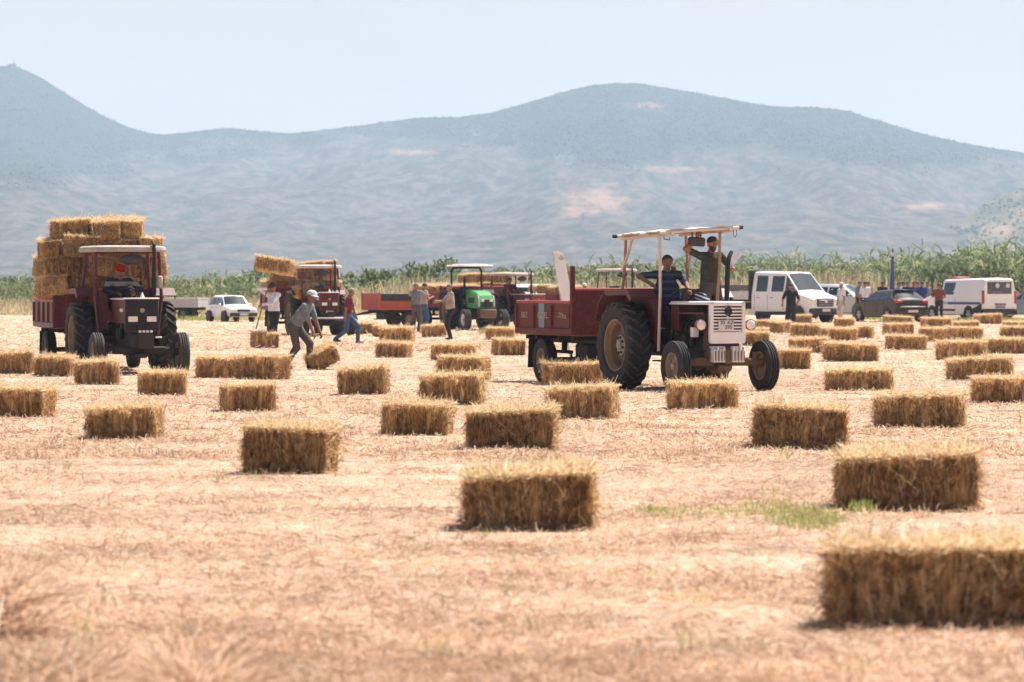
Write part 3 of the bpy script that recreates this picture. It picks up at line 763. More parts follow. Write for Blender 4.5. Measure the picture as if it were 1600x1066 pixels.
# x0, x1, bottom row in the photo, yaw, label
FIELD = [
 (-34, 52, 583, 4, 'shaded dark hay bale at the left edge behind the loaded trailer wheel'),
 (59, 117, 590, -16, 'hay bale under the rear wheel of the dark-fronted tractor'),
 (117, 188, 601, 10, 'hay bale right in front of the dark-fronted tractor, left one of two'),
 (216, 291, 619, 5, 'hay bale straight in front of the dark-fronted tractor headlights'),
 (308, 391, 591, 3, 'left of two touching hay bales near the bending man'),
 (391, 432, 594, -40, 'right of two touching hay bales, end towards the bending man'),
 (344, 432, 644, 6, 'hay bale just in front of the two touching bales'),
 (-28, 86, 654, -14, 'hay bale cut by the left frame edge below the tractor'),
 (139, 255, 684, -4, 'second nearest hay bale on the left half, right of the edge bale'),
 (383, 524, 740, -7, 'largest hay bale on the left half of the field'),
 (391, 435, 545, 8, 'small hay bale at the feet of the man with the fork'),
 (530, 609, 616, -5, 'lone hay bale to the right of the bending man'),
 (588, 643, 559, -8, 'hay bale in front of the low cluster near the walking man'),
 (594, 648, 536, -10, 'low hay bale hidden behind the bale near the walking man'),
 (583, 616, 527, 6, 'rear hay bale of the low cluster right of the walking man'),
 (556, 581, 522, 18, 'hay bale just right of the walking man, behind him'),
 (660, 698, 527, 6, 'hay bale between the two standing men before the tractors'),
 (674, 742, 563, 4, 'hay bale at the feet of the man in beige shirt'),
 (683, 765, 594, -18, 'hay bale lying askew left of the trailer shadow'),
 (658, 758, 634, -12, 'hay bale in the middle, in front of the askew bale'),
 (597, 707, 683, -9, 'hay bale left of centre with a straw wisp at its corner'),
 (733, 871, 703, -5, 'hay bale left below the red trailer, behind the nearest centre bale'),
 (732, 930, 827, -3, 'large nearest hay bale at the centre bottom'),
 (760, 803, 532, 5, 'small hay bale beneath the green tractor'),
 (768, 820, 555, 5, 'hay bale just left of the red trailer wheel'),
 (848, 942, 603, -3, 'shaded hay bale under the red trailer beside the big rear tyre'),
 (855, 968, 657, -13, 'hay bale in front of the big rear tyre'),
 (1044, 1152, 640, 9, 'hay bale in front of the white grille tractor, by its front wheel'),
 (1179, 1319, 701, -8, 'hay bale below the right front wheel of the white grille tractor'),
 (1367, 1508, 671, -3, 'long hay bale with dark wavy stripes right of the tractor wheel'),
 (1314, 1522, 796, -5, 'large hay bale at right beside the green weeds'),
 (1298, 1630, 980, -6, 'nearest biggest hay bale in the bottom right corner'),
 (1292, 1394, 611, 2, 'hay bale alone right of the tractor front wheel'),
 (1284, 1373, 565, 4, 'long hay bale behind the bale alone right of the front wheel'),
 (1212, 1262, 578, -6, 'hay bale half hidden behind the tractor front wheel'),
 (1233, 1295, 551, -12, 'hay bale directly below the man in black'),
 (1281, 1338, 532, 6, 'low hay bale in front of the white truck grille'),
 (1236, 1282, 526, 4, 'hay bale right beside the legs of the man in black'),
 (1330, 1364, 530, -14, 'hay bale below the front wheel of the dark hatchback'),
 (1304, 1334, 513, 8, 'hay bale top showing below the truck front corner'),
 (1239, 1268, 507, 3, 'farthest hay bale between the man in black and the truck wheel'),
 (1182, 1216, 515, 4, 'far hay bale right of the white grille, under the truck side'),
 (1207, 1229, 521, 70, 'hay bale end-on just left of the man in black'),
 (1168, 1198, 532, 5, 'hay bale peeping out beside the right round headlight'),
 (1160, 1202, 541, -4, 'hay bale seen above the tractor front wheel'),
 (1377, 1427, 507, 3, 'rear of two close hay bales below the hatchback'),
 (1380, 1427, 524, 3, 'front of two close hay bales below the hatchback'),
 (1384, 1446, 547, 2, 'lone hay bale in front of the two below the hatchback'),
 (1437, 1488, 512, -6, 'farthest hay bale below the rear bumper of the hatchback'),
 (1491, 1529, 519, -5, 'far hay bale below the middle of the white van'),
 (1440, 1476, 535, 50, 'hay bale turned end-on below the hatchback rear plate'),
 (1471, 1538, 533, -3, 'hay bale to the right of the end-on one below the van'),
 (1464, 1541, 563, 6, 'hay bale in front of the long row below the van'),
 (1537, 1612, 552, -3, 'hay bale cut by the right edge below the van rear wheel'),
 (1482, 1581, 595, 6, 'ragged hay bale at right behind the edge-cut bale'),
 (1521, 1628, 628, -2, 'edge-cut hay bale on the right, with greenish patch'),
 (1568, 1610, 519, 2, 'far dark hay bale at the right edge below the van'),
 (1564, 1612, 529, 2, 'low hay bale at the right edge in front of the far dark one'),
 (1522, 1566, 506, 4, 'pale far hay bale directly behind the van rear bumper'),
]
for i, (x0, x1, yb, yaw, label) in enumerate(FIELD):
    s = (yb-YH)/CAMH; d = FPX/s
    yaw += random.uniform(-5, 5)
    yw = R(yaw)
    wid = (x1-x0)/s
    if abs(yaw) > 35: sx = 1.0
    else: sx = min(1.22, max(0.74, (wid-abs(math.sin(yw))*BD*0.8)/math.cos(yw)/BL))
    dep = BD/2*math.cos(yw)+BL*sx/2*abs(math.sin(yw))
    Y = d+dep
    Xc = ((x0+x1)/2-800)/FPX*Y
    tilt = random.uniform(-3.0, 3.0)
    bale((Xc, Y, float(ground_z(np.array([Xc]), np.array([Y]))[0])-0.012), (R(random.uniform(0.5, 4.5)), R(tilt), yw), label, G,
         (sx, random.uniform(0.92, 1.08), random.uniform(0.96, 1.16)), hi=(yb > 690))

# ================================================================ PEOPLE
def surface_nets(val, org, h):
    """isosurface of a grid of signed distances -> V, quads"""
    ins = val < 0
    c = [(i, j, k) for i in (0, 1) for j in (0, 1) for k in (0, 1)]
    nx_, ny_, nz_ = val.shape
    def sl(A, i, j, k): return A[i:nx_-1+i, j:ny_-1+j, k:nz_-1+k]
    cnt = sum(sl(ins, *q).astype(np.int8) for q in c)
    act = (cnt > 0) & (cnt < 8)
    ids = np.full(act.shape, -1, np.int64); n = int(act.sum()); ids[act] = np.arange(n)
    acc = np.zeros((n, 3)); w = np.zeros(n)
    for a in range(8):
        for b in range(a+1, 8):
            A, B = c[a], c[b]
            if sum(abs(A[t]-B[t]) for t in range(3)) != 1: continue
            va, vb = sl(val, *A)[act], sl(val, *B)[act]
            cr = (va < 0) != (vb < 0)
            t = np.where(cr, va/np.where(cr, va-vb, 1), 0)
            p = np.array(A)[None]+(np.array(B)-np.array(A))[None]*t[:, None]
            acc += p*cr[:, None]; w += cr
    V = np.argwhere(act)+acc/w[:, None]
    V = V*h+org
    F = []
    for ax in range(3):
        s0 = [slice(None)]*3; s1 = [slice(None)]*3; s0[ax] = slice(0, -1); s1[ax] = slice(1, None)
        A, B = ins[tuple(s0)], ins[tuple(s1)]
        E = np.argwhere(A != B)
        u, v = (ax+1) % 3, (ax+2) % 3
        E = E[(E[:, u] > 0) & (E[:, v] > 0) & (E[:, u] < val.shape[u]-1) & (E[:, v] < val.shape[v]-1)]
        fl = A[tuple(E.T)]
        q = []
        for (du, dv) in ((-1, -1), (0, -1), (0, 0), (-1, 0)):
            e = E.copy(); e[:, u] += du; e[:, v] += dv
            q.append(ids[tuple(e.T)])
        q = np.stack(q, 1)
        q[~fl] = q[~fl][:, ::-1]
        F.append(q)
    return V, np.concatenate(F)
def ik(a, b, l1, l2, hint):
    a, b, hint = Vector(a), Vector(b), Vector(hint)
    d = b-a; L = d.length
    if L > (l1+l2)*0.999: b = a+d.normalized()*(l1+l2)*0.999; d = b-a; L = d.length
    n = d.normalized(); x = (l1*l1-l2*l2+L*L)/(2*L); y = math.sqrt(max(0, l1*l1-x*x))
    hv = (hint-n*hint.dot(n))
    hv = hv.normalized() if hv.length > 1e-5 else Vector((1, 0, 0))
    return a+n*x+hv*y, b
SKIN = paint('skin', (0.30, 0.145, 0.09), 0.55, dirt=0.1, dirtcol=(0.25, 0.12, 0.08), scale=12)
SKIN2 = paint('skin_tan', (0.24, 0.12, 0.075), 0.55, dirt=0.1, dirtcol=(0.2, 0.1, 0.06), scale=12)
m_hair = paint('hair_dark', (0.025, 0.02, 0.017), 0.6, dirt=0.2, scale=30, bump=0.5)
m_hairg = paint('hair_grey', (0.18, 0.17, 0.16), 0.7, dirt=0.2, scale=30, bump=0.5)
m_eye = paint('eye_dark', (0.02, 0.015, 0.012), 0.3, dirt=0)
def person(label, loc, rz, shirt, pants, shoes=None, pelvis=(0, 0, 0.965), lean=0.0, roll=0.0, hands=None, feet=None, headlean=None, headyaw=0.0,
           sleeve=0.75, hat=None, hair='dark', belly=0.0, scale=1.0, vox=0.017, skin=None, knee=None, grip=True, arms_hint=None, skirt=False, vest=None, beard=False, group=None, handdir=None, upper_only=False):
    skin = skin or SKIN
    shoes = shoes or paint('shoe_dark', (0.03, 0.028, 0.025), 0.6)
    P = Vector(pelvis); l, rl = R(lean), R(roll)
    u = Vector((math.sin(l)*math.cos(rl), math.sin(rl), math.cos(l)*math.cos(rl)))
    lat = Vector((0, 1, 0)); lat = (lat-u*lat.dot(u)).normalized(); fw = lat.cross(u).normalized()
    hl_ = l*0.5 if headlean is None else R(headlean)
    uh = Vector((math.sin(hl_), 0, math.cos(hl_)))
    neck = P+u*0.52; hc = neck+uh*0.15+Vector((0.02, 0, 0))
    hy = R(headyaw); hf = Vector((math.cos(hl_)*math.cos(hy), math.sin(hy), -math.sin(hl_)*math.cos(hy))).normalized()
    hs = uh.cross(hf).normalized()
    SH = {s: P+u*0.465+lat*((0.19+belly*0.35)*s) for s in (1, -1)}
    HP = {s: P+lat*(0.09*s)-Vector((0, 0, 0.03)) for s in (1, -1)}
    hands = hands or {1: (0.06, 0.27, 0.78), -1: (0.06, -0.27, 0.78)}
    feet = feet or {1: (0.03, 0.11, 0.09), -1: (-0.03, -0.11, 0.09)}
    prims = []          # (a, b, ra, rb, region, lateral flatten or None)
    def cap(a, b, ra, rb, reg, fl=None): prims.append((Vector(a), Vector(b), ra, rb, reg, fl))
    fl = (lat, 1.42)
    cap(P-u*0.06, P+u*0.10, 0.125, 0.118+belly*0.3, 1, fl)
    cap(P+u*0.08+fw*belly*0.4, P+u*0.24+fw*belly*0.25, 0.118+belly*0.6, 0.122+belly*0.3, 2, fl)
    cap(P+u*0.22, P+u*0.40, 0.12+belly*0.2, 0.115, 2, fl)
    cap(SH[1]-lat*0.02, SH[-1]+lat*0.02, 0.072, 0.072, 2)
    cap(P+u*0.46, neck+u*0.02, 0.06, 0.052, 0)
    cap(neck, hc-uh*0.03, 0.052, 0.05, 0)
    cap(hc+uh*0.035-hf*0.012, hc+uh*0.03+hf*0.012, 0.088, 0.086, 0)
    cap(hc-uh*0.03+hf*0.02, hc-uh*0.075+hf*0.035, 0.068, 0.048, 3 if beard else 0)
    cap(hc-uh*0.005+hf*0.09, hc-uh*0.03+hf*0.108, 0.012, 0.017, 0)
    for s in (1, -1): cap(hc+hs*(0.083*s)-hf*0.005+uh*0.01, hc+hs*(0.086*s)-hf*0.012-uh*0.025, 0.016, 0.013, 0)
    H = {}
    for s in (1, -1):
        hint = (arms_hint or {}).get(s, (-0.5, 0.5*s, -0.6))
        e, w = ik(SH[s], hands[s], 0.295, 0.265, hint)
        cut = min(1.0, sleeve)
        if cut < 1:
            q = SH[s].lerp(e, cut)
            cap(SH[s], q, 0.062, 0.057, 2); cap(q, e, 0.045, 0.041, 0); cap(e, w, 0.041, 0.029, 0)
        else:
            cap(SH[s], e, 0.062, 0.052, 2); cap(e, w.lerp(e, 0.05), 0.052, 0.04, 2)
        fd = (w-e).normalized()
        if handdir and s in handdir: fd = Vector(handdir[s]).normalized()
        cap(w, w+fd*0.075, 0.030, 0.034, 0)
        H[s] = (w, fd, e)
        if not upper_only:
            kn, an = ik(HP[s], feet[s], 0.45, 0.43, (knee or {}).get(s, (1, 0.1*s, 0)))
            cap(HP[s], kn, 0.098, 0.074, 1); cap(kn, an+Vector((0, 0, 0.0)), 0.074, 0.06, 1)
            cap(an+Vector((-0.03, 0, -0.045)), an+Vector((0.15, 0.02*s, -0.058)), 0.042, 0.033, 4)
    # sample the blended distance field
    pts = [p for q in prims for p in (q[0], q[1])]
    lo = np.array([min(p[i] for p in pts) for i in range(3)])-0.22; hi_ = np.array([max(p[i] for p in pts) for i in range(3)])+0.22
    dims = np.ceil((hi_-lo)/vox).astype(int)+1
    ax = [lo[i]+np.arange(dims[i])*vox for i in range(3)]
    G3 = np.stack(np.meshgrid(*ax, indexing='ij'), -1).reshape(-1, 3)
    def dist(q, pr):
        a, b, ra, rb, reg, f_ = pr
        a = np.array(a); b = np.array(b); pq = q
        if f_ is not None:
            L_ = np.array(f_[0]); k = f_[1]
            t_ = (q-a) @ L_
            pq = q-np.outer(t_*(1-1/k), L_)
            ta = (b-a) @ L_; b = b-L_*ta*(1-1/k)
        ab = b-a; t = np.clip(((pq-a) @ ab)/max(ab @ ab, 1e-9), 0, 1)
        return np.linalg.norm(pq-a-t[:, None]*ab, axis=1)-(ra+(rb-ra)*t)
    kk = 0.022
    acc = np.full(len(G3), 9.0)
    for pr in prims:
        d_ = dist(G3, pr)
        hh = np.clip(0.5+0.5*(acc-d_)/kk, 0, 1)
        acc = acc*(1-hh)+d_*hh-kk*hh*(1-hh)
    V, F = surface_nets(acc.reshape(dims), lo, vox)
    cen = V[F].mean(1)
    Dm = np.stack([dist(cen, pr) for pr in prims], 1)
    reg = np.array([p[4] for p in prims])[Dm.argmin(1)]
    # belt line: lower shirt hem
    hem = (cen-np.array(P)) @ np.array(u)
    reg = np.where((reg == 1) & (hem > 0.035), 2, reg)
    if vest is not None:
        pass
    # fingers
    fb = MB()
    for s in (1, -1):
        w, fd, e = H[s]
        side = fd.cross(Vector((0, 0, 1))); side = side.normalized() if side.length > 0.2 else Vector((0, 1, 0))
        dn = side.cross(fd).normalized()
        if dn.z > 0: dn = -dn
        base = w+fd*0.085
        curl = 0.9 if grip else 0.25
        for i, (o_, L_) in enumerate(((-0.027, 0.068), (-0.009, 0.078), (0.009, 0.074), (0.027, 0.058))):
            p0 = base+side*o_*s; a1 = fd*math.cos(curl*0.5)+dn*math.sin(curl*0.5); a2 = fd*math.cos(curl*1.6)+dn*math.sin(curl*1.6)
            fb.tube([p0-fd*0.02, p0+a1*L_*0.5, p0+a1*L_*0.5+a2*L_*0.5], [0.010, 0.0095, 0.007], 6)
        t0 = w+fd*0.03-side*s*0.03; ta = (fd*0.7-side*s*0.6+dn*0.25).normalized()
        fb.tube([t0, t0+ta*0.035, t0+ta*0.035+(fd*0.9+dn*0.4).normalized()*0.032], [0.012, 0.0105, 0.008], 6)
    FV = np.array([tuple(v) for v in fb.V])
    nV = len(V)
    me = bpy.data.meshes.new('person_body')
    faces = [tuple(int(i) for i in f) for f in F]+[tuple(i+nV for i in f) for f in fb.F]
    me.from_pydata(np.concatenate([V, FV]).tolist(), [], faces)
    for mm_ in (skin, pants, shirt, m_hair if hair != 'grey' else m_hairg, shoes): me.materials.append(mm_)
    me.polygons.foreach_set('material_index', np.concatenate([reg, np.zeros(len(fb.F), int)]).astype(np.int32))
    me.polygons.foreach_set('use_smooth', [True]*len(me.polygons)); me.update()
    root = empty('person', loc, rz); root.scale = (scale,)*3
    inst('body', me, root)
    # head dressing
    B = Matrix((hf, hs, uh)).transposed()
    def hp(x, y, z): return hc+B @ Vector((x, y, z))
    eb = MB()
    for s in (1, -1): eb.ell(hp(0.083, 0.033*s, 0.012), (0.012, 0.014, 0.008), 8, 6); eb.tube([hp(0.088, 0.016*s, 0.032), hp(0.086, 0.05*s, 0.03)], 0.006, 5)
    eb.tube([hp(0.088, -0.022, -0.058), hp(0.094, 0, -0.056), hp(0.088, 0.022, -0.058)], 0.004, 5)
    eb.obj('face_features', m_eye, root)
    if hair:
        hb = MB(); V_, F_ = [], []
        nu, nv = 16, 8
        for j in range(nv+1):
            for i in range(nu):
                a = 2*math.pi*i/nu
                low = 0.10+0.62*(0.5+0.5*math.cos(a))       # hairline: high in front, low at the nape
                t = math.pi/2-(math.pi/2+0.55-low)*j/nv
                V_.append(hp(0.102*math.cos(t)*math.cos(a)-0.006, 0.096*math.cos(t)*math.sin(a), 0.035+0.094*math.sin(t)))
        for j in range(nv):
            for i in range(nu): F_.append([j*nu+i, j*nu+(i+1) % nu, (j+1)*nu+(i+1) % nu, (j+1)*nu+i])
        hb.add(V_, F_); hb.obj('hair', m_hairg if hair == 'grey' else m_hair, root)
    if hat is not None:
        cb = MB(); V_, F_ = [], []
        nu, nv = 18, 7
        for j in range(nv+1):
            for i in range(nu):
                a = 2*math.pi*i/nu; t = math.pi/2*(1-j/nv)
                V_.append(hp(0.112*math.cos(t)*math.cos(a)-0.004, 0.104*math.cos(t)*math.sin(a), 0.042+0.098*math.sin(t)**0.8))
        for j in range(nv):
            for i in range(nu): F_.append([j*nu+i, j*nu+(i+1) % nu, (j+1)*nu+(i+1) % nu, (j+1)*nu+i])
        cb.add(V_, F_)
        br = []
        for i in range(9):
            a = -1.15+2.3*i/8; br.append((0.10*math.cos(a), 0.10*math.sin(a), 0.046))
        for i in range(9):
            a = 1.15-2.3*i/8; br.append((0.10*math.cos(a)+0.085*max(0, math.cos(a))**0.6, 0.092*math.sin(a), 0.034))
        n = len(br)
        cb.add([hp(*p) for p in br]+[hp(p[0], p[1], p[2]-0.008) for p in br], [list(range(n)), list(range(n, 2*n))[::-1]]+[[i, (i+1) % n, n+(i+1) % n, n+i] for i in range(n)])
        cb.obj('cap', hat, root)
    tag(root, label, 'person', group)
    return root

# ================================================================ TRACTORS AND TRAILERS
m_tyre = paint('tyre_rubber', (0.022, 0.023, 0.025), 0.75, dirt=0.35, dirtcol=(0.10, 0.085, 0.07), scale=4, bump=0.3)
m_tyre2 = paint('tyre_rubber_dusty', (0.04, 0.039, 0.038), 0.8, dirt=0.5, dirtcol=(0.17, 0.145, 0.12), scale=5, bump=0.3)
m_rimtan = paint('rim_rusty_tan', (0.29, 0.20, 0.115), 0.6, dirt=0.7, dirtcol=(0.20, 0.10, 0.05), scale=7)
m_rimcream = paint('rim_cream', (0.32, 0.26, 0.19), 0.6, dirt=0.7, dirtcol=(0.14, 0.09, 0.06), scale=8)
m_rimdark = paint('rim_inner_brown', (0.15, 0.105, 0.07), 0.7, dirt=0.6, dirtcol=(0.07, 0.045, 0.03), scale=9)
m_hub = paint('hub_grey', (0.34, 0.30, 0.26), 0.5, dirt=0.6, dirtcol=(0.15, 0.10, 0.07), scale=14)
m_red = paint('tractor_red', (0.085, 0.006, 0.012), 0.36, dirt=0.42, dirtcol=(0.17, 0.095, 0.075), scale=4, bump=0.2)
m_red2 = paint('trailer_red', (0.11, 0.011, 0.012), 0.55, dirt=0.7, dirtcol=(0.18, 0.075, 0.05), scale=4, bump=0.25)
m_redlite = paint('tractor_red_faded', (0.33, 0.05, 0.045), 0.5, dirt=0.4, dirtcol=(0.35, 0.2, 0.15), scale=4)
m_white = paint('tractor_white', (0.82, 0.80, 0.79), 0.45, dirt=0.14, dirtcol=(0.45, 0.36, 0.28), scale=4)
m_black = paint('cast_black', (0.012, 0.012, 0.013), 0.55, dirt=0.3, dirtcol=(0.06, 0.048, 0.04), scale=6)
m_dark = paint('dark_iron', (0.022, 0.021, 0.021), 0.6, dirt=0.5, dirtcol=(0.08, 0.06, 0.048), scale=6)
m_rust = paint('rusty_brown', (0.16, 0.10, 0.065), 0.8, dirt=0.6, dirtcol=(0.09, 0.05, 0.03), scale=8, bump=0.4)
m_pole = paint('pole_pale', (0.62, 0.52, 0.45), 0.6, dirt=0.5, dirtcol=(0.42, 0.22, 0.14), scale=9)
m_polered = paint('pole_orange', (0.42, 0.22, 0.13), 0.7, dirt=0.6, dirtcol=(0.25, 0.11, 0.06), scale=9)
m_canvas = paint('canopy_white', (0.56, 0.50, 0.45), 0.8, dirt=0.7, dirtcol=(0.38, 0.28, 0.20), scale=5)
m_lamp = glass('lamp_glass', (0.75, 0.72, 0.66), 0.18)
m_grille = paint('grille_dark', (0.025, 0.025, 0.026), 0.6, dirt=0.3, dirtcol=(0.12, 0.09, 0.07))
m_plate = paint('plate_white', (0.62, 0.62, 0.60), 0.5, dirt=0.2)
m_ink = paint('print_black', (0.03, 0.03, 0.035), 0.6, dirt=0.1)
m_inkw = paint('print_white', (0.46, 0.40, 0.37), 0.6, dirt=0.8, dirtcol=(0.20, 0.07, 0.05), scale=14)
m_blue = paint('paint_blue', (0.03, 0.07, 0.30), 0.45, dirt=0.15)
m_seat = paint('seat_vinyl', (0.03, 0.03, 0.03), 0.6)
m_chrome = paint('mirror_shell', (0.03, 0.03, 0.035), 0.35, dirt=0.2)

WH = {}
def rear_tyre(Rr, W, lug=0.035):
    key = ('rear', Rr, W)
    if key in WH: return WH[key]
    rr = Rr*0.60; b = MB(); w = W/2
    prof = [(rr, -w*0.72), (rr+0.05, -w*0.95), (Rr*0.82, -w), (Rr-0.075, -w*0.96), (Rr-lug-0.012, -w*0.78), (Rr-lug, -w*0.3), (Rr-lug, w*0.3), (Rr-lug-0.012, w*0.78), (Rr-0.075, w*0.96), (Rr*0.82, w), (rr+0.05, w*0.95), (rr, w*0.72), (rr-0.02, 0)]
    b.lathe(prof, axis='Y', n=44, closed=True)
    N = 21
    for k in range(N):
        for s in (-1, 1):
            ph = 2*math.pi*(k+(0.5 if s > 0 else 0))/N
            secs = [(0.0, 0.0, Rr, 0.028), (0.45, -0.10, Rr-0.002, 0.026), (0.85, -0.205, Rr-0.012, 0.028), (1.02, -0.235, Rr-0.075, 0.03)]
            V = []; F = []
            for (f, dp, rad, ht) in secs:
                y = s*f*w*1.005; a = ph+dp
                for (rd, da) in ((rad, -ht/Rr*0.85), (rad, ht/Rr*0.85), (rad-lug-0.02, ht/Rr*1.3), (rad-lug-0.02, -ht/Rr*1.3)):
                    V.append((rd*math.cos(a+da), y, rd*math.sin(a+da)))
            for i in range(3):
                for q in range(4): F.append([i*4+q, i*4+(q+1) % 4, (i+1)*4+(q+1) % 4, (i+1)*4+q])
            F += [[0, 1, 2, 3], [12, 13, 14, 15]]
            b.add(V, F, 1)
    WH[key] = b.mesh('rear_tyre', [m_tyre, m_tyre2], 30)
    return WH[key]
def rear_rim(Rr, W, mat, key2):
    key = ('rrim', Rr, W, key2)
    if key in WH: return WH[key]
    rr = Rr*0.605; w = W/2; b = MB()
    b.lathe([(rr, -w*0.78), (rr-0.015, -w*0.80), (rr-0.04, -w*0.5), (rr-0.055, -w*0.25)], axis='Y', n=36, caps=False)
    b.lathe([(rr, w*0.80), (rr-0.012, w*0.84), (rr-0.03, w*0.78), (rr-0.04, w*0.45), (rr-0.055, w*0.35), (rr-0.06, -w*0.2)], axis='Y', n=36, caps=False)
    b.lathe([(rr-0.055, -w*0.25), (rr*0.82, -w*0.22), (rr*0.74, -w*0.05), (rr*0.55, w*0.02), (0.0, w*0.02)], axis='Y', n=36, m=3, caps=False)
    b.lathe([(0.175, 0.0), (0.17, w*0.30), (0.13, w*0.36), (0.09, w*0.36), (0.08, w*0.52), (0.0, w*0.54)], axis='Y', n=20, m=1)
    for k in range(8):
        a = 2*math.pi*k/8; c = (0.132*math.cos(a), 0, 0.132*math.sin(a))
        b.lathe([(0.022, w*0.36), (0.022, w*0.46), (0.0, w*0.47)], c=c, axis='Y', n=8, m=2)
    WH[key] = b.mesh('rear_rim', [mat, m_hub, m_dark, m_rimdark], 30)
    return WH[key]
def front_tyre(Rr, W, dusty=False):
    key = ('front', Rr, W, dusty)
    if key in WH: return WH[key]
    rr = Rr*0.56; w = W/2; b = MB()
    prof = [(rr, -w*0.7), (rr+0.03, -w*0.92), (Rr*0.82, -w), (Rr-0.04, -w*0.95), (Rr-0.008, -w*0.75), (Rr-0.006, -w*0.5)]
    for g in (-0.38, 0.0, 0.38):
        prof += [(Rr-0.004, w*(g-0.10)), (Rr-0.024, w*(g-0.07)), (Rr-0.024, w*(g+0.07)), (Rr-0.002, w*(g+0.10))]
    prof += [(Rr-0.008, w*0.75), (Rr-0.04, w*0.95), (Rr*0.82, w), (rr+0.03, w*0.92), (rr, w*0.7), (rr-0.01, 0)]
    b.lathe(prof, axis='Y', n=36, closed=True)
    WH[key] = b.mesh('front_tyre', m_tyre2 if dusty else m_tyre, 25)
    return WH[key]
def front_rim(Rr, W, mat, key2):
    key = ('frim', Rr, W, key2)
    if key in WH: return WH[key]
    rr = Rr*0.565; w = W/2; b = MB()
    b.lathe([(rr, -w*0.78), (rr-0.02, -w*0.7), (rr-0.03, -w*0.1), (rr*0.72, -w*0.12), (rr*0.55, w*0.1), (rr*0.4, w*0.25), (0.0, w*0.28)], axis='Y', n=28, caps=False)
    b.lathe([(rr, w*0.78), (rr-0.012, w*0.80), (rr-0.025, w*0.4), (rr-0.03, -w*0.1)], axis='Y', n=28, caps=False)
    b.lathe([(0.06, w*0.2), (0.055, w*0.7), (0.0, w*0.75)], axis='Y', n=14, m=1)
    for k in range(5):
        a = 2*math.pi*k/5
        b.lathe([(0.014, w*0.2), (0.014, w*0.42), (0, w*0.43)], c=(0.095*math.cos(a), 0, 0.095*math.sin(a)), axis='Y', n=6, m=1)
    WH[key] = b.mesh('front_rim', [mat, m_hub], 30)
    return WH[key]
def wheel(parent, name, tyre, rim, loc, left, steer=0.0):
    e = empty(name, loc, R(steer)+(0 if left else math.pi), parent)
    a = random.uniform(0, 6.28)
    t = inst('tyre', tyre, e); t.rotation_euler = (0, a, 0)
    r_ = inst('rim', rim, e); r_.rotation_euler = (0, a, 0)
    return e

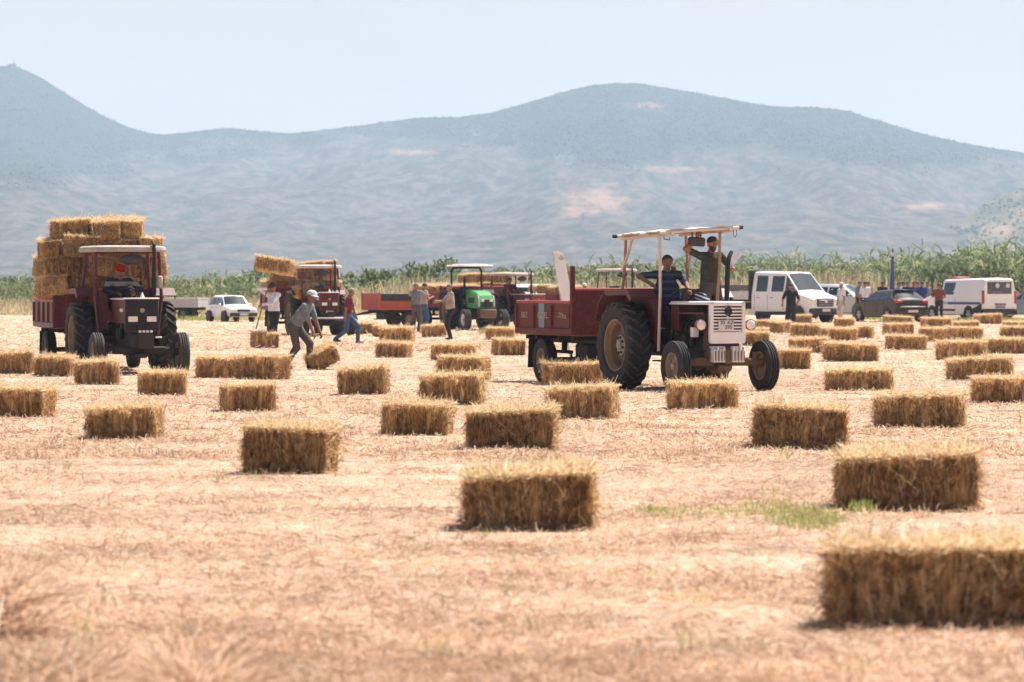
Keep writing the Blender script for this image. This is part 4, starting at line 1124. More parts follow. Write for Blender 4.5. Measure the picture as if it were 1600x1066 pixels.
def tractor(label, loc, rz, o):
    """local +x forward, origin on the ground under the rear axle"""
    T = empty('tractor', (*loc, 0), rz)
    tag(T, label, 'tractor', 'tractors')
    Rr, Rw = o.get('Rr', 0.71), o.get('Rw', 0.38); Fr, Fw = o.get('Fr', 0.41), o.get('Fw', 0.21)
    wb = o.get('wb', 2.05); rt, ft = o.get('rt', 0.76), o.get('ft', 0.78)
    red = o.get('body', m_red); st = o['style']
    rt_, rr_ = rear_tyre(Rr, Rw), rear_rim(Rr, Rw, o.get('rrim', m_rimtan), o.get('rrk', 'tan'))
    ft_, fr_ = front_tyre(Fr, Fw, o.get('dusty', False)), front_rim(Fr, Fw, o.get('frim', m_rimcream), o.get('frk', 'cream'))
    for s in (1, -1):
        wheel(T, 'rear_wheel', rt_, rr_, (0, s*rt, Rr-0.015), s > 0)
        wheel(T, 'front_wheel', ft_, fr_, (wb, s*ft, Fr-0.01), s > 0, o.get('steer', 0))
    # backbone: axle housings, gearbox, engine
    b = MB()
    b.tube([(0, -rt+0.1, Rr-0.02), (0, -0.22, Rr), (0, 0.22, Rr), (0, rt-0.1, Rr-0.02)], [0.10, 0.15, 0.15, 0.10], 12)
    b.box((0.15, 0, Rr+0.02), (0.75, 0.44, 0.42), b=0.05)
    b.box((0.75, 0, Rr-0.02), (0.65, 0.36, 0.42), b=0.05)
    b.obj('transmission', m_dark, T)
    b = MB()
    b.box((1.45, 0, 0.86), (0.95, 0.34, 0.52), b=0.04); b.box((1.42, 0, 1.18), (0.80, 0.26, 0.16), b=0.03)
    for k in range(4):
        b.tube([(1.15+k*0.19, -0.17, 1.12), (1.15+k*0.19, -0.25, 1.06), (1.15+k*0.19, -0.27, 0.95)], 0.022, 6)
        b.tube([(1.15+k*0.19, 0.17, 1.1), (1.15+k*0.19, 0.24, 1.12)], 0.03, 6)
    b.tube([(1.1, 0.25, 1.12), (1.75, 0.25, 1.12)], 0.04, 8)
    b.lathe([(0.07, -0.1), (0.075, 0.1), (0.03, 0.12)], (1.3, -0.24, 0.78), 'Z', 12); b.lathe([(0.05, -0.09), (0.055, 0.09)], (1.55, -0.25, 0.80), 'Z', 12)
    b.box((1.7, -0.23, 0.95), (0.2, 0.12, 0.16), b=0.02)
    b.box((1.4, 0, 0.58), (0.8, 0.26, 0.10), b=0.03)
    b.obj('engine', m_black, T)
    b = MB()
    b.box((wb, 0, 0.47), (0.13, 1.0, 0.14), b=0.02)
    for s in (1, -1):
        b.box((wb, s*0.52, 0.46), (0.11, 0.5, 0.11), b=0.015)
        b.tube([(wb, s*(ft-0.16), 0.62), (wb, s*(ft-0.16), 0.32)], 0.045, 8); b.tube([(wb, s*(ft-0.16), Fr), (wb, s*(ft-0.02), Fr)], 0.04, 8)
    b.tube([(wb-0.14, -(ft-0.17), 0.52), (wb-0.14, (ft-0.17), 0.52)], 0.016, 6)
    b.box((wb+0.02, 0, 0.62), (0.4, 0.42, 0.16), b=0.02); b.box((wb-0.05, 0, 0.38), (0.5, 0.26, 0.10), b=0.03)
    b.obj('front_axle', m_rust if st == 'A' else m_dark, T)
    # platform and steps
    b = MB(); b.box((0.62, 0, 0.70), (0.62, 1.02, 0.035), b=0.008)
    for s in (1, -1): b.box((0.72, s*0.44, 0.46), (0.26, 0.16, 0.025), b=0.005); b.box((0.72, s*0.37, 0.58), (0.05, 0.02, 0.26))
    b.obj('platform', m_dark, T)
    # rear fenders, one each side: bent plate over the tyre and an inner shield
    zt = o.get('fz', 1.62)
    for s in (1, -1):
        b = MB()
        y0, y1 = s*(rt-Rw/2-0.09), s*(rt+Rw/2-0.04)
        pl = [(0.80, 0.72), (0.80, 1.10), (0.66, zt-0.14), (0.48, zt), (-0.40, zt-0.02), (-0.66, zt-0.22), (-0.80, 1.12)]
        b.strip(pl[2:], min(y0, y1), max(y0, y1), -0.018)
        yn = y0+s*0.10; b.strip(pl[:3], min(y0, yn), max(y0, yn), -0.018)
        ins = [(0.80, 0.72)]+pl[1:]+[(-0.55, 0.95), (0.0, 0.86), (0.5, 0.72)]
        b.prism(ins, y0, y0+s*0.015, 'XZ')
        b.prism([(0.67, zt-0.13), (0.48, zt+0.012), (-0.40, zt-0.008), (-0.40, zt-0.10), (0.44, zt-0.09), (0.60, zt-0.19)], y1-s*0.008, y1+s*0.006, 'XZ')
        b.obj('fender', o.get('fender', red), T)
        b = MB(); b.box((-0.74, s*(rt-0.02), zt-0.18), (0.03, 0.14, 0.09), b=0.01); b.obj('tail_lamp', m_redlite, T)
    # seat, wheel, dash
    b = MB(); b.box((0.10, 0, 1.22), (0.46, 0.48, 0.10), b=0.04); b.box((-0.16, 0, 1.44), (0.10, 0.46, 0.40), rot=(0, R(-10), 0), b=0.04); b.box((0.1, 0, 1.08), (0.2, 0.2, 0.2), b=0.02)
    b.obj('seat', m_seat, T)
    b = MB(); c = Vector((0.62, 0, 1.52)); ang = R(-35)
    Ry = Euler((0, ang, 0)).to_matrix()
    ring = [c+Ry @ Vector((0.2*math.cos(a), 0.2*math.sin(a), 0)) for a in [2*math.pi*k/20 for k in range(21)]]
    b.tube(ring, 0.014, 6)
    for k in range(3): b.tube([c, c+Ry @ Vector((0.2*math.cos(k*2.09), 0.2*math.sin(k*2.09), 0))], 0.01, 5)
    b.tube([c, c+Ry @ Vector((0, 0, -0.5))], 0.022, 6)
    b.obj('steering_wheel', m_seat, T)
    b = MB(); b.box((0.86, 0, 1.15), (0.12, 0.46, 0.5), b=0.03); b.obj('dash', red, T)
    xf = o.get('xf', wb+0.28); hz_ = o.get('hz', 1.43); hw = o.get('hw', 0.62)
    if st == 'A':
        b = MB(); b.box(((0.82+xf)/2, 0, hz_-0.02), (xf-0.82, hw, 0.045), b=0.02)
        b.prism([(0.80, hz_-0.05), (xf-0.02, hz_-0.05), (xf-0.02, hz_-0.03), (0.80, hz_-0.03)], -hw/2-0.004, hw/2+0.004, 'XZ')
        b.obj('hood', m_white, T)
        b = MB()
        for s in (1, -1):
            b.box((1.0, s*(hw/2-0.015), hz_-0.25), (0.30, 0.02, 0.42), b=0.005)
            b.box((1.5, s*(hw/2-0.02), hz_-0.19), (1.1, 0.012, 0.03))
        b.box((xf-0.24, 0, 0.80), (0.30, hw-0.10, 0.36), b=0.03)
        b.obj('side_panel', red, T)
        b = MB(); b.box((xf-0.16, 0, 1.06), (0.09, hw-0.08, 0.60), b=0.01); b.obj('radiator', m_grille, T)
        # grille: white shell with slots between the slats
        z0, z1 = 0.765, hz_-0.002
        g = MB()
        g.prism([(-hw/2+0.02, z0), (hw/2-0.02, z0), (hw/2, z0+0.03), (hw/2+0.005, z0+0.18), (-hw/2-0.005, z0+0.18), (-hw/2, z0+0.03)], xf-0.07, xf, 'YZ')
        for s in (1, -1): g.prism([(s*hw/2*1.01, z0+0.18), (s*(hw/2-0.055), z0+0.18), (s*(hw/2-0.055), z1), (s*hw/2*0.99, z1)], xf-0.07, xf, 'YZ')
        g.box((xf-0.035, 0, z1-0.025), (0.07, hw*0.98, 0.05), b=0.01)
        gr = g.obj('grille', m_white, T)
        b = MB(); b.box((xf-0.06, 0, (z0+z1)/2+0.09), (0.02, hw-0.1, z1-z0-0.2)); b.obj('grille_back', m_grille, gr)
        ns = 9
        sl = MB().box((0, 0, 0), (0.05, hw-0.11, 0.026), b=0.004).mesh('slat', m_white)
        for k in range(ns):
            zz = z0+0.205+k*(z1-z0-0.24)/(ns-0.6)
            inst('slat', sl, gr, (xf-0.032, 0, zz))
        b = MB(); b.box((xf-0.028, 0, (z0+z1)/2+0.08), (0.045, 0.028, z1-z0-0.28), b=0.004); b.obj('centre_bar', m_white, gr)
        b = MB(); cz = z1-0.155
        pts6 = [(xf+0.012, 0.062*math.cos(R(60*k+30)), cz+0.068*math.sin(R(60*k+30))) for k in range(7)]
        b.tube(pts6, 0.011, 6); b.lathe([(0.05, 0), (0.05, 0.012), (0.0, 0.014)], (xf, 0, cz), 'X', 6); b.box((xf+0.01, 0, cz+0.085), (0.02, 0.05, 0.02), b=0.004)
        b.obj('emblem', m_dark, gr)
        b = MB(); b.box((xf+0.012, -0.04, z0+0.295), (0.012, 0.27, 0.165), b=0.003); pt = b.obj('number_plate', m_plate, T)
        rot = (R(90), 0, R(90))
        lettering('20  KZ', 0.085, m_ink, pt, (xf+0.0195, -0.03, z0+0.333), rot)
        lettering('595', 0.085, m_ink, pt, (xf+0.0195, 0.0, z0+0.257), rot)
        for s in (1, -1):
            e = MB(); cx = xf-0.10
            e.lathe([(0.03, -0.10), (0.075, -0.06), (0.092, 0.02), (0.090, 0.035)], (cx, s*(hw/2+0.13), 1.06), 'X', 20)
            e.tube([(cx-0.04, s*(hw/2+0.1), 1.04), (cx-0.1, s*(hw/2-0.04), 1.0)], 0.02, 6)
            h_ = e.obj('headlight', m_redlite, T)
            MB().lathe([(0.082, 0.03), (0.07, 0.045), (0.03, 0.056), (0, 0.058)], (cx, s*(hw/2+0.13), 1.06), 'X', 20).obj('lens', m_lamp, h_)
        wm = MB(); wm.box((0, 0, 0), (0.16, 0.042, 0.25), b=0.015); wm.box((-0.02, 0, 0.10), (0.2, 0.042, 0.06), b=0.015)
        wmesh = wm.mesh('weight', m_white)
        ws = MB(); ws.box((0.084, 0, -0.02), (0.008, 0.012, 0.16)); wsm = ws.mesh('stripe', m_red)
        for y in (-0.255, -0.20, -0.145, -0.09, 0.09, 0.145, 0.20, 0.255):
            w_ = inst('front_weight', wmesh, T, (xf-0.02, y, 0.59)); inst('stripe', wsm, w_)
        b = MB(); b.box((xf-0.12, 0, 0.60), (0.12, 0.62, 0.18), b=0.02); b.box((xf-0.03, 0, 0.56), (0.10, 0.13, 0.24), b=0.03); b.obj('weight_bracket', m_rust, T)
        b = MB(); b.lathe([(0.10, -0.12), (0.14, -0.06), (0.14, 0.05), (0.09, 0.12)], (wb-0.1, -0.02, 0.42), 'X', 14); b.box((wb-0.1, 0.12, 0.33), (0.14, 0.10, 0.24), b=0.03); b.obj('axle_pivot', m_rust, T)
        # exhaust stack
        b = MB(); b.tube([(1.25, 0.27, 1.12), (1.24, 0.44, 1.22), (1.22, 0.52, 1.4), (1.20, 0.54, 1.6), (1.20, 0.55, 2.0), (1.16, 0.60, 2.16), (1.12, 0.66, 2.24)], [0.03, 0.035, 0.035, 0.045, 0.04, 0.036, 0.03], 10); b.obj('exhaust', m_black, T)
        # canopy: crooked poles, long beams and a sagging sheet
        zc = 2.52; rl = R(3.6)
        cr = empty('canopy', (0.42, 0, zc), 0, T); cr.rotation_euler = (rl, R(-1.5), R(3))
        for s in (1, -1): MB().tube([(-0.88, s*0.54, 0.0), (0.1, s*0.55, 0.015), (0.90, s*0.54, 0.0)], 0.028, 8).obj('beam', m_pole, cr)
        for x in (-0.75, 0.1, 0.80): MB().tube([(x, -0.74, 0.045), (x+0.02, 0, 0.05), (x, 0.62 if x < 0.5 else 0.74, 0.045)], 0.026, 8).obj('beam', m_pole, cr)
        for (x, y) in ((0.80, 0.73), (-0.75, -0.72)): MB().tube([(x, y, 0.045), (x, y*1.09, 0.05)], 0.032, 8).obj('beam_end', m_black, cr)
        V, F = [], []
        for i in range(13):
            for j in range(11):
                x, y = -0.82+1.66*i/12, -0.62+1.22*j/10
                V.append((x, y, 0.082+0.012*math.sin(i*1.1)*math.sin(j*0.9)-0.008*math.cos(j*1.9)+0.006*math.sin(i*2.7+j)))
        for i in range(12):
            for j in range(10): F.append([i*11+j, i*11+j+1, (i+1)*11+j+1, (i+1)*11+j])
        k = len(V)
        V2 = V+[(x, y, z-0.02) for x, y, z in V]; F2 = F+[[q+k for q in f[::-1]] for f in F]
        for i in range(12): F2 += [[i*11, (i+1)*11, k+(i+1)*11, k+i*11], [i*11+10, (i+1)*11+10, k+(i+1)*11+10, k+i*11+10]]
        for j in range(10): F2 += [[j, j+1, k+j+1, k+j], [132+j, 133+j, k+133+j, k+132+j]]
        MB().add(V2, F2).obj('sheet', m_canvas, cr)
        pz = 1.0
        for (a, c, m_) in (((0.92, -0.56, 0.62), (0.95, -0.55, 2.50), m_pole), ((-0.42, -0.60, 1.55), (-0.38, -0.55, 2.48), m_polered), ((-0.40, -0.60, 1.95), (-0.12, -0.55, 2.48), m_pole),
                           ((-0.42, 0.60, 1.55), (-0.38, 0.55, 2.55), m_polered), ((1.12, 0.40, 1.40), (0.98, 0.52, 2.56), m_polered), ((-0.40, 0.60, 1.95), (-0.1, 0.55, 2.55), m_pole)):
            MB().tube([a, tuple((p+q)/2+0.012 for p, q in zip(a, c)), c], 0.026, 8).obj('canopy_pole', m_, T)
        b = MB(); b.box((0.97, 0.10, 2.40), (0.10, 0.30, 0.15), rot=(R(-3), 0, 0), b=0.03); b.tube([(0.97, 0.02, 2.47), (0.97, 0.02, 2.56)], 0.012, 6); b.tube([(0.97, 0.18, 2.47), (0.97, 0.18, 2.56)], 0.012, 6)
        b.obj('mirror', m_chrome, T)
        b = MB(); b.tube([(1.0, -0.50, 2.52), (1.0, -0.50, 2.44), (1.0, -0.40, 2.43), (1.0, -0.39, 2.53), (1.0, -0.50, 2.53)], 0.008, 6); b.obj('work_lamp_bracket', m_black, T)
        b = MB(); b.tube([(1.22, 0.65, 2.60), (1.22, 0.64, 2.52), (1.22, 0.68, 2.47), (1.22, 0.71, 2.53), (1.22, 0.70, 2.60)], 0.006, 6); b.obj('rope_loop', m_black, T)
        # battery box and side step
        b = MB(); b.box((1.85, -0.36, 0.94), (0.12, 0.10, 0.16), b=0.01); b.obj('reservoir', m_white, T)
    elif st == 'B':
        fr = o.get('front', m_black)
        b = MB(); b.prism([(0.80, 0.98), (xf-0.10, 0.98), (xf-0.06, 0.84), (xf, 0.84), (xf, hz_-0.02), (xf-0.06, hz_), (0.80, hz_+0.03)], -hw/2, hw/2, 'XZ'); b.obj('hood', red, T)
        b = MB(); b.box((xf+0.012, 0, (0.84+hz_)/2-0.005), (0.06, hw+0.01, hz_-0.84), b=0.02)
        g = b.obj('grille', fr, T)
        sl = MB().box((0, 0, 0), (0.012, hw-0.08, 0.010)).mesh('slat', m_dark)
        for k in range(6): inst('slat', sl, g, (xf+0.046, 0, 0.875+k*0.026))
        for k in range(3): inst('slat', sl, g, (xf+0.046, 0, 1.27+k*0.03))
        b = MB(); b.lathe([(0.045, 0), (0.045, 0.012), (0.03, 0.012), (0.03, 0.006), (0, 0.006)], (xf+0.042, 0, 1.22), 'X', 16); b.obj('emblem', m_hub, g)
        for s in (1, -1):
            h_ = MB().box((xf+0.044, s*0.175, 1.06), (0.02, 0.215, 0.135), b=0.008).obj('headlight', m_black, T)
            MB().box((xf+0.05, s*0.175, 1.06), (0.022, 0.185, 0.108), b=0.01).obj('lens', m_lamp, h_)
        b = MB(); b.box((xf-0.06, 0, hz_+0.013), (0.22, hw+0.03, 0.025), b=0.008); b.box((xf-0.9, -hw/2-0.005, hz_-0.0), (1.5, 0.012, 0.02)); b.obj('hood_trim', m_white, T)
        b = MB(); b.lathe([(0.05, 0), (0.005, 0.11), (0, 0.11)], (xf-0.25, 0.05, hz_+0.02), 'Z', 10); b.obj('hood_ornament', m_white, T)
        for s in (1, -1):
            b = MB(); b.box((xf-0.42, s*(hw/2+0.004), 1.22), (0.34, 0.008, 0.06)); b.obj('badge', m_plate, T)
            for k in range(6): MB().box((xf-0.12, s*(hw/2+0.003), 0.93+k*0.05), (0.10, 0.006, 0.016)).obj('vent', m_grille, T)
        b = MB()
        b.box((xf-0.10, 0, 0.66), (0.24, 0.46, 0.26), b=0.02); b.box((xf+0.02, 0.06, 0.66), (0.16, 0.30, 0.30), b=0.02); b.box((xf-0.02, 0, 0.83), (0.12, 0.62, 0.05), b=0.01)
        b.obj('bumper', m_dark, T)
        if o.get('weights', True):
            for k in range(4): MB().box((xf+0.06, -0.05+k*0.07, 0.83), (0.12, 0.045, 0.045), b=0.01).obj('weight_lug', m_white, T)
            MB().box((xf+0.09, 0.30, 0.72), (0.02, 0.12, 0.03), b=0.005).obj('reflector', m_white, T)
        else:
            MB().box((xf+0.12, 0, 0.60), (0.05, 1.5, 0.05), b=0.01).obj('bumper_bar', m_white, T)
            MB().box((xf+0.06, 0, 0.80), (0.012, 0.26, 0.07), b=0.003).obj('number_plate', m_plate, T)
        b = MB(); b.tube([(1.05, 0.26, 1.15), (1.05, 0.42, 1.3), (1.04, 0.46, 1.55), (1.03, 0.47, 2.25), (1.0, 0.47, 2.46), (0.9, 0.46, 2.52)], [0.03, 0.035, 0.05, 0.036, 0.034, 0.03], 10); b.obj('exhaust', m_black, T)
        # cab frame and roof
        zc = o.get('zc', 2.40); cm = o.get('frame', m_red)
        for s in (1, -1):
            MB().tube([(0.86, s*0.64, 1.45), (0.74, s*0.60, zc)], 0.032, 8).obj('cab_post', cm, T)
            MB().tube([(-0.55, s*0.66, 1.5), (-0.45, s*0.60, zc)], 0.032, 8).obj('cab_post', cm, T)
            MB().tube([(0.88, s*0.56, 0.75), (0.86, s*0.64, 1.45)], 0.03, 8).obj('cab_post', cm, T)
            MB().tube([(-0.48, s*0.60, zc-0.05), (0.74, s*0.60, zc-0.05)], 0.028, 8).obj('cab_rail', cm, T)
        MB().tube([(0.74, -0.60, zc-0.05), (0.74, 0.60, zc-0.05)], 0.03, 8).obj('cab_rail', cm, T)
        MB().tube([(-0.46, -0.60, zc-0.05), (-0.46, 0.60, zc-0.05)], 0.03, 8).obj('cab_rail', cm, T)
        b = MB(); V = []; F = []
        rx, ry = 0.82, 0.76
        for (q, z) in ((1.0, zc-0.055), (1.02, zc-0.02), (1.0, zc+0.035), (0.95, zc+0.06), (0.5, zc+0.075)):
            n = 24
            for k in range(n):
                a = 2*math.pi*k/n
                ca, sa = math.cos(a), math.sin(a)
                V.append((0.17+rx*q*math.copysign(abs(ca)**0.35, ca), ry*q*math.copysign(abs(sa)**0.35, sa), z))
        for j in range(4):
            for k in range(24): F.append([j*24+k, j*24+(k+1) % 24, (j+1)*24+(k+1) % 24, (j+1)*24+k])
        F.append([96+k for k in range(24)]); F.append([23-k for k in range(24)])
        b.add(V, F); b.obj('roof', o.get('roof', m_canvas), T)
        b = MB(); b.ell((0.95, 0.05, zc-0.20), (0.05, 0.24, 0.10), 14, 8); b.tube([(0.95, 0.05, zc-0.14), (0.88, 0.05, zc-0.02)], 0.012, 6); b.obj('mirror', m_chrome, T)
        b = MB(); b.box((0.85, 0.61, 1.75), (0.10, 0.09, 0.24), b=0.02); b.obj('work_lamp', m_canvas, T)
        b = MB(); b.lathe([(0.06, 0), (0.065, 0.08), (0.04, 0.12), (0, 0.13)], (0.78, 0.52, zc-0.26), 'Z', 12); b.obj('beacon', paint('beacon_red', (0.5, 0.02, 0.02), 0.3), T)
    elif st == 'C':
        gm = o['body']
        b = MB()
        prof = [(0.75, 0.85), (xf-0.08, 0.80), (xf, 0.90), (xf+0.01, 1.12), (xf-0.10, 1.30), (xf-0.5, 1.44), (0.75, 1.53)]
        secs = [(-hw/2, 0.93), (-hw/2+0.05, 1.0), (hw/2-0.05, 1.0), (hw/2, 0.93)]
        V = []; F = []; n = len(prof)
        for (y, q) in secs:
            for (x, z) in prof: V.append((x if q == 1 else 0.75+(x-0.75)*0.975, y, 0.85+(z-0.85)*q))
        for j in range(3):
            for k in range(n): F.append([j*n+k, j*n+(k+1) % n, (j+1)*n+(k+1) % n, (j+1)*n+k])
        F += [list(range(n)), [3*n+k for k in range(n)]]
        b.add(V, F); b.obj('hood', gm, T, angle=25)
        g = MB().box((xf+0.008, 0, 1.02), (0.03, hw*0.72, 0.26), b=0.01).obj('grille', m_grille, T)
        for s in (1, -1):
            MB().box((xf+0.02, s*0.17, 1.10), (0.03, 0.13, 0.08), b=0.01).obj('headlight', m_lamp, T)
            MB().tube([(xf-0.02, s*(hw/2-0.01), 0.88), (xf, s*(hw/2-0.01), 1.1), (xf-0.12, s*(hw/2-0.01), 1.30)], 0.02, 6).obj('hood_edge', m_white, T)
            MB().box((1.4, s*(hw/2+0.004), 1.12), (0.7, 0.01, 0.2), b=0.01).obj('side_grille', m_grille, T)
        b = MB(); b.box((xf-0.02, 0, 0.62), (0.5, 0.62, 0.34), b=0.04); b.obj('front_weight', m_rust, T)
        b = MB(); b.tube([(0.95, -0.42, 1.35), (0.95, -0.44, 1.75), (0.95, -0.44, 2.0)], [0.05, 0.05, 0.03], 8); b.obj('exhaust', m_black, T)
        zc = 2.38
        b = MB()
        for s in (1, -1): MB().tube([(-0.05, s*0.60, 1.2), (-0.08, s*0.60, zc-0.15), (-0.05, s*0.52, zc-0.04)], 0.04, 8).obj('roll_bar', m_black, T)
        MB().tube([(-0.05, -0.52, zc-0.04), (-0.05, 0.52, zc-0.04)], 0.04, 8).obj('roll_bar', m_black, T)
        b = MB(); b.box((0.30, 0, zc+0.03), (1.55, 1.35, 0.07), b=0.03); b.box((0.30, 0, zc+0.07), (1.2, 1.0, 0.05), b=0.02); b.obj('roof', m_white, T)
        MB().box((0.3, 0, zc-0.012), (1.5, 1.3, 0.02)).obj('roof_lining', m_black, T)
    if o.get('hitch', True):
        b = MB(); b.box((-0.42, 0, 0.55), (0.6, 0.10, 0.06), b=0.01); b.box((-0.35, 0, 0.85), (0.25, 0.4, 0.3), b=0.03); b.obj('hitch', m_dark, T)
    return T

def trailer(label, loc, rz, o):
    """local +x forward, origin on the ground under the middle of the front board"""
    T = empty('trailer', (*loc, 0), rz)
    tag(T, label, 'trailer', 'farm trailers')
    L, W = o.get('L', 2.9), o.get('W', 1.85); zf, zs, zp = o.get('zf', 0.85), o.get('zs', 1.40), o.get('zp', 1.62)
    col = o.get('col', m_red2)
    MB().box((-L/2, 0, zf), (L, W-0.10, 0.06), b=0.01).obj('floor', m_rust, T)
    nr = o.get('ribs', 4)
    band = o.get('band')
    for s in (1, -1):
        y = s*(W/2)
        sb = MB().box((-L/2, y, (zf+zs)/2+0.03), (L-0.04, 0.03, zs-zf-0.06), b=0.006).obj('side_board', col, T)
        ribm = MB().prism([(-0.045, 0), (0.045, 0), (0.03, 0.045), (-0.03, 0.045)], zf+0.10, zs-0.05, 'XY').mesh('rib', col)
        for k in range(nr):
            x = -0.06-(L-0.12)*k/(nr-1)
            inst('rib', ribm, sb, (x, y+s*0.012, 0), (0, 0, 0 if s > 0 else math.pi))
        MB().tube([(-0.02, y+s*0.005, zs), (-L+0.02, y+s*0.005, zs)], 0.026, 8).obj('top_rail', o.get('rail', m_redlite), sb)
        MB().box((-L/2, y+s*0.02, zf+0.045), (L, 0.05, 0.11), b=0.012).obj('bottom_rail', o.get('rail2', col), sb)
        if band is not None:
            MB().box((-L*0.53, y+s*0.018, (zf+zs)/2+0.04), (0.27, 0.008, zs-zf-0.12)).obj('paint_band', band, sb)
        if o.get('words') and s < 0:
            for k, wd in enumerate(o['words']):
                lettering(wd, 0.145, m_inkw, sb, (-L+(k+0.5)*L/3, y-0.0275, (zf+zs)/2+0.04), (R(90), 0, 0), sx=1.5, ext=0.0015)
    MB().box((0, 0, (zf+zp)/2), (0.035, W-0.02, zp-zf), b=0.006).obj('front_board', o.get('fcol', col), T)
    MB().tube([(0.01, -W/2+0.02, zp), (0.01, W/2-0.02, zp)], 0.025, 8).obj('front_rail', o.get('rail', m_redlite), T)
    MB().box((-L, 0, (zf+zs)/2), (0.035, W-0.06, zs-zf), b=0.006).obj('tail_board', col, T)
    for s in (1, -1):
        MB().box((0.005, s*(W/2+0.005), (zf+o.get('zpost', zp+0.05))/2), (0.085, 0.075, o.get('zpost', zp+0.05)-zf), b=0.01).obj('corner_post', col, T)
    b = MB()
    for s in (1, -1): b.box((-L/2, s*0.38, zf-0.10), (L-0.1, 0.08, 0.14), b=0.01)
    for x in (-0.3, -L*0.35, -L*0.75, -L+0.2): b.box((x, 0, zf-0.07), (0.07, W-0.2, 0.07), b=0.01)
    b.box((-L*0.30, 0, zf-0.30), (0.6, 0.9, 0.26), b=0.03)
    b.box((-L*0.45, 0, 0.40), (L*0.8, 0.07, 0.05), b=0.01)
    b.obj('chassis', m_dark, T)
    b = MB(); b.prism([(0.0, zf-0.14), (0.0, zf-0.04), (1.15, 0.58), (1.15, 0.50)], -0.05, 0.05, 'XZ')
    for s in (1, -1): b.tube([(-0.1, s*0.5, zf-0.1), (1.1, 0, 0.54)], 0.035, 6)
    b.obj('drawbar', o.get('dcol', m_dark), T)
    tr, tw = o.get('tr', 0.385), 0.22
    xa = -L*o.get('ax', 0.62)
    b = MB(); b.tube([(xa, -W/2+0.25, tr), (xa, W/2-0.25, tr)], 0.05, 8)
    for s in (1, -1): b.box((xa, s*0.42, tr+0.14), (0.7, 0.07, 0.06), b=0.01); b.box((xa, s*0.42, tr+0.26), (0.1, 0.08, 0.2), b=0.01)
    b.obj('axle', m_dark, T)
    for s in (1, -1):
        wheel(T, 'wheel', front_tyre(tr, tw), front_rim(tr, tw, m_rimcream, 'cream'), (xa, s*(W/2-0.14), tr-0.01), s > 0)
        MB().box((xa-0.50, s*(W/2-0.14), 0.50), (0.02, 0.26, 0.52), rot=(0, R(6), 0), b=0.004).obj('mudflap', m_black, T)
    return T
def at(root, p):
    c, s = math.cos(root.rotation_euler.z), math.sin(root.rotation_euler.z)
    return (root.location.x+c*p[0]-s*p[1], root.location.y+s*p[0]+c*p[1], root.location.z+p[2])

# ================================================================ CARS, VAN, TRUCK
m_glass = glass('car_glass', (0.025, 0.035, 0.04), 0.04)
m_cwhite = paint('car_white', (0.80, 0.80, 0.80), 0.25, dirt=0.08, dirtcol=(0.5, 0.42, 0.34), scale=2, coat=0.6)
m_cgrey = paint('car_dark_grey', (0.045, 0.032, 0.027), 0.25, dirt=0.2, dirtcol=(0.1, 0.07, 0.05), scale=2, metal=0.0, coat=0.12, spec=0.3)
m_csilver = paint('car_silver', (0.42, 0.44, 0.46), 0.25, dirt=0.1, scale=2, metal=0.4, coat=0.6)
m_cblue = paint('car_grey_blue', (0.16, 0.23, 0.33), 0.25, dirt=0.1, scale=2, metal=0.2, coat=0.6)
m_plastic = paint('black_plastic', (0.03, 0.031, 0.034), 0.6, dirt=0.25, dirtcol=(0.14, 0.11, 0.08))
m_alloy = paint('alloy_wheel', (0.45, 0.45, 0.46), 0.35, dirt=0.3, metal=0.6, scale=9)
m_tail = paint('tail_red', (0.42, 0.02, 0.025), 0.25, dirt=0.1)
def car_wheel(parent, r, w, loc, left):
    key = ('car', r, w)
    if key not in WH:
        b = MB(); rr = r*0.66; h = w/2
        b.lathe([(rr, -h*0.8), (r*0.85, -h), (r-0.02, -h*0.9), (r, -h*0.6), (r, h*0.6), (r-0.02, h*0.9), (r*0.85, h), (rr, h*0.8), (rr-0.01, 0)], axis='Y', n=28, closed=True)
        t = b.mesh('car_tyre', m_tyre)
        b = MB(); b.lathe([(rr, h*0.8), (rr-0.02, h*0.7), (rr-0.03, h*0.1), (0, h*0.05)], axis='Y', n=28, m=1, caps=False)
        for k in range(6):
            a = 2*math.pi*k/6; c, s = math.cos(a), math.sin(a)
            b.add([(x*c-y*s, z, x*s+y*c) for (x, y, z) in ((0.03, -0.03, h*0.75), (0.03, 0.03, h*0.75), (rr-0.01, 0.045, h*0.66), (rr-0.01, -0.045, h*0.66), (0.03, -0.03, h*0.2), (0.03, 0.03, h*0.2), (rr-0.01, 0.045, h*0.2), (rr-0.01, -0.045, h*0.2))],
                  [[0, 1, 2, 3], [0, 1, 5, 4], [1, 2, 6, 5], [2, 3, 7, 6], [3, 0, 4, 7]])
        b.lathe([(0.07, h*0.2), (0.07, h*0.8), (0, h*0.82)], axis='Y', n=12)
        WH[key] = (t, b.mesh('car_rim', [m_alloy, m_plastic]))
    t, r_ = WH[key]
    e = empty('wheel', loc, 0 if left else math.pi, parent)
    inst('tyre', t, e); inst('rim', r_, e)
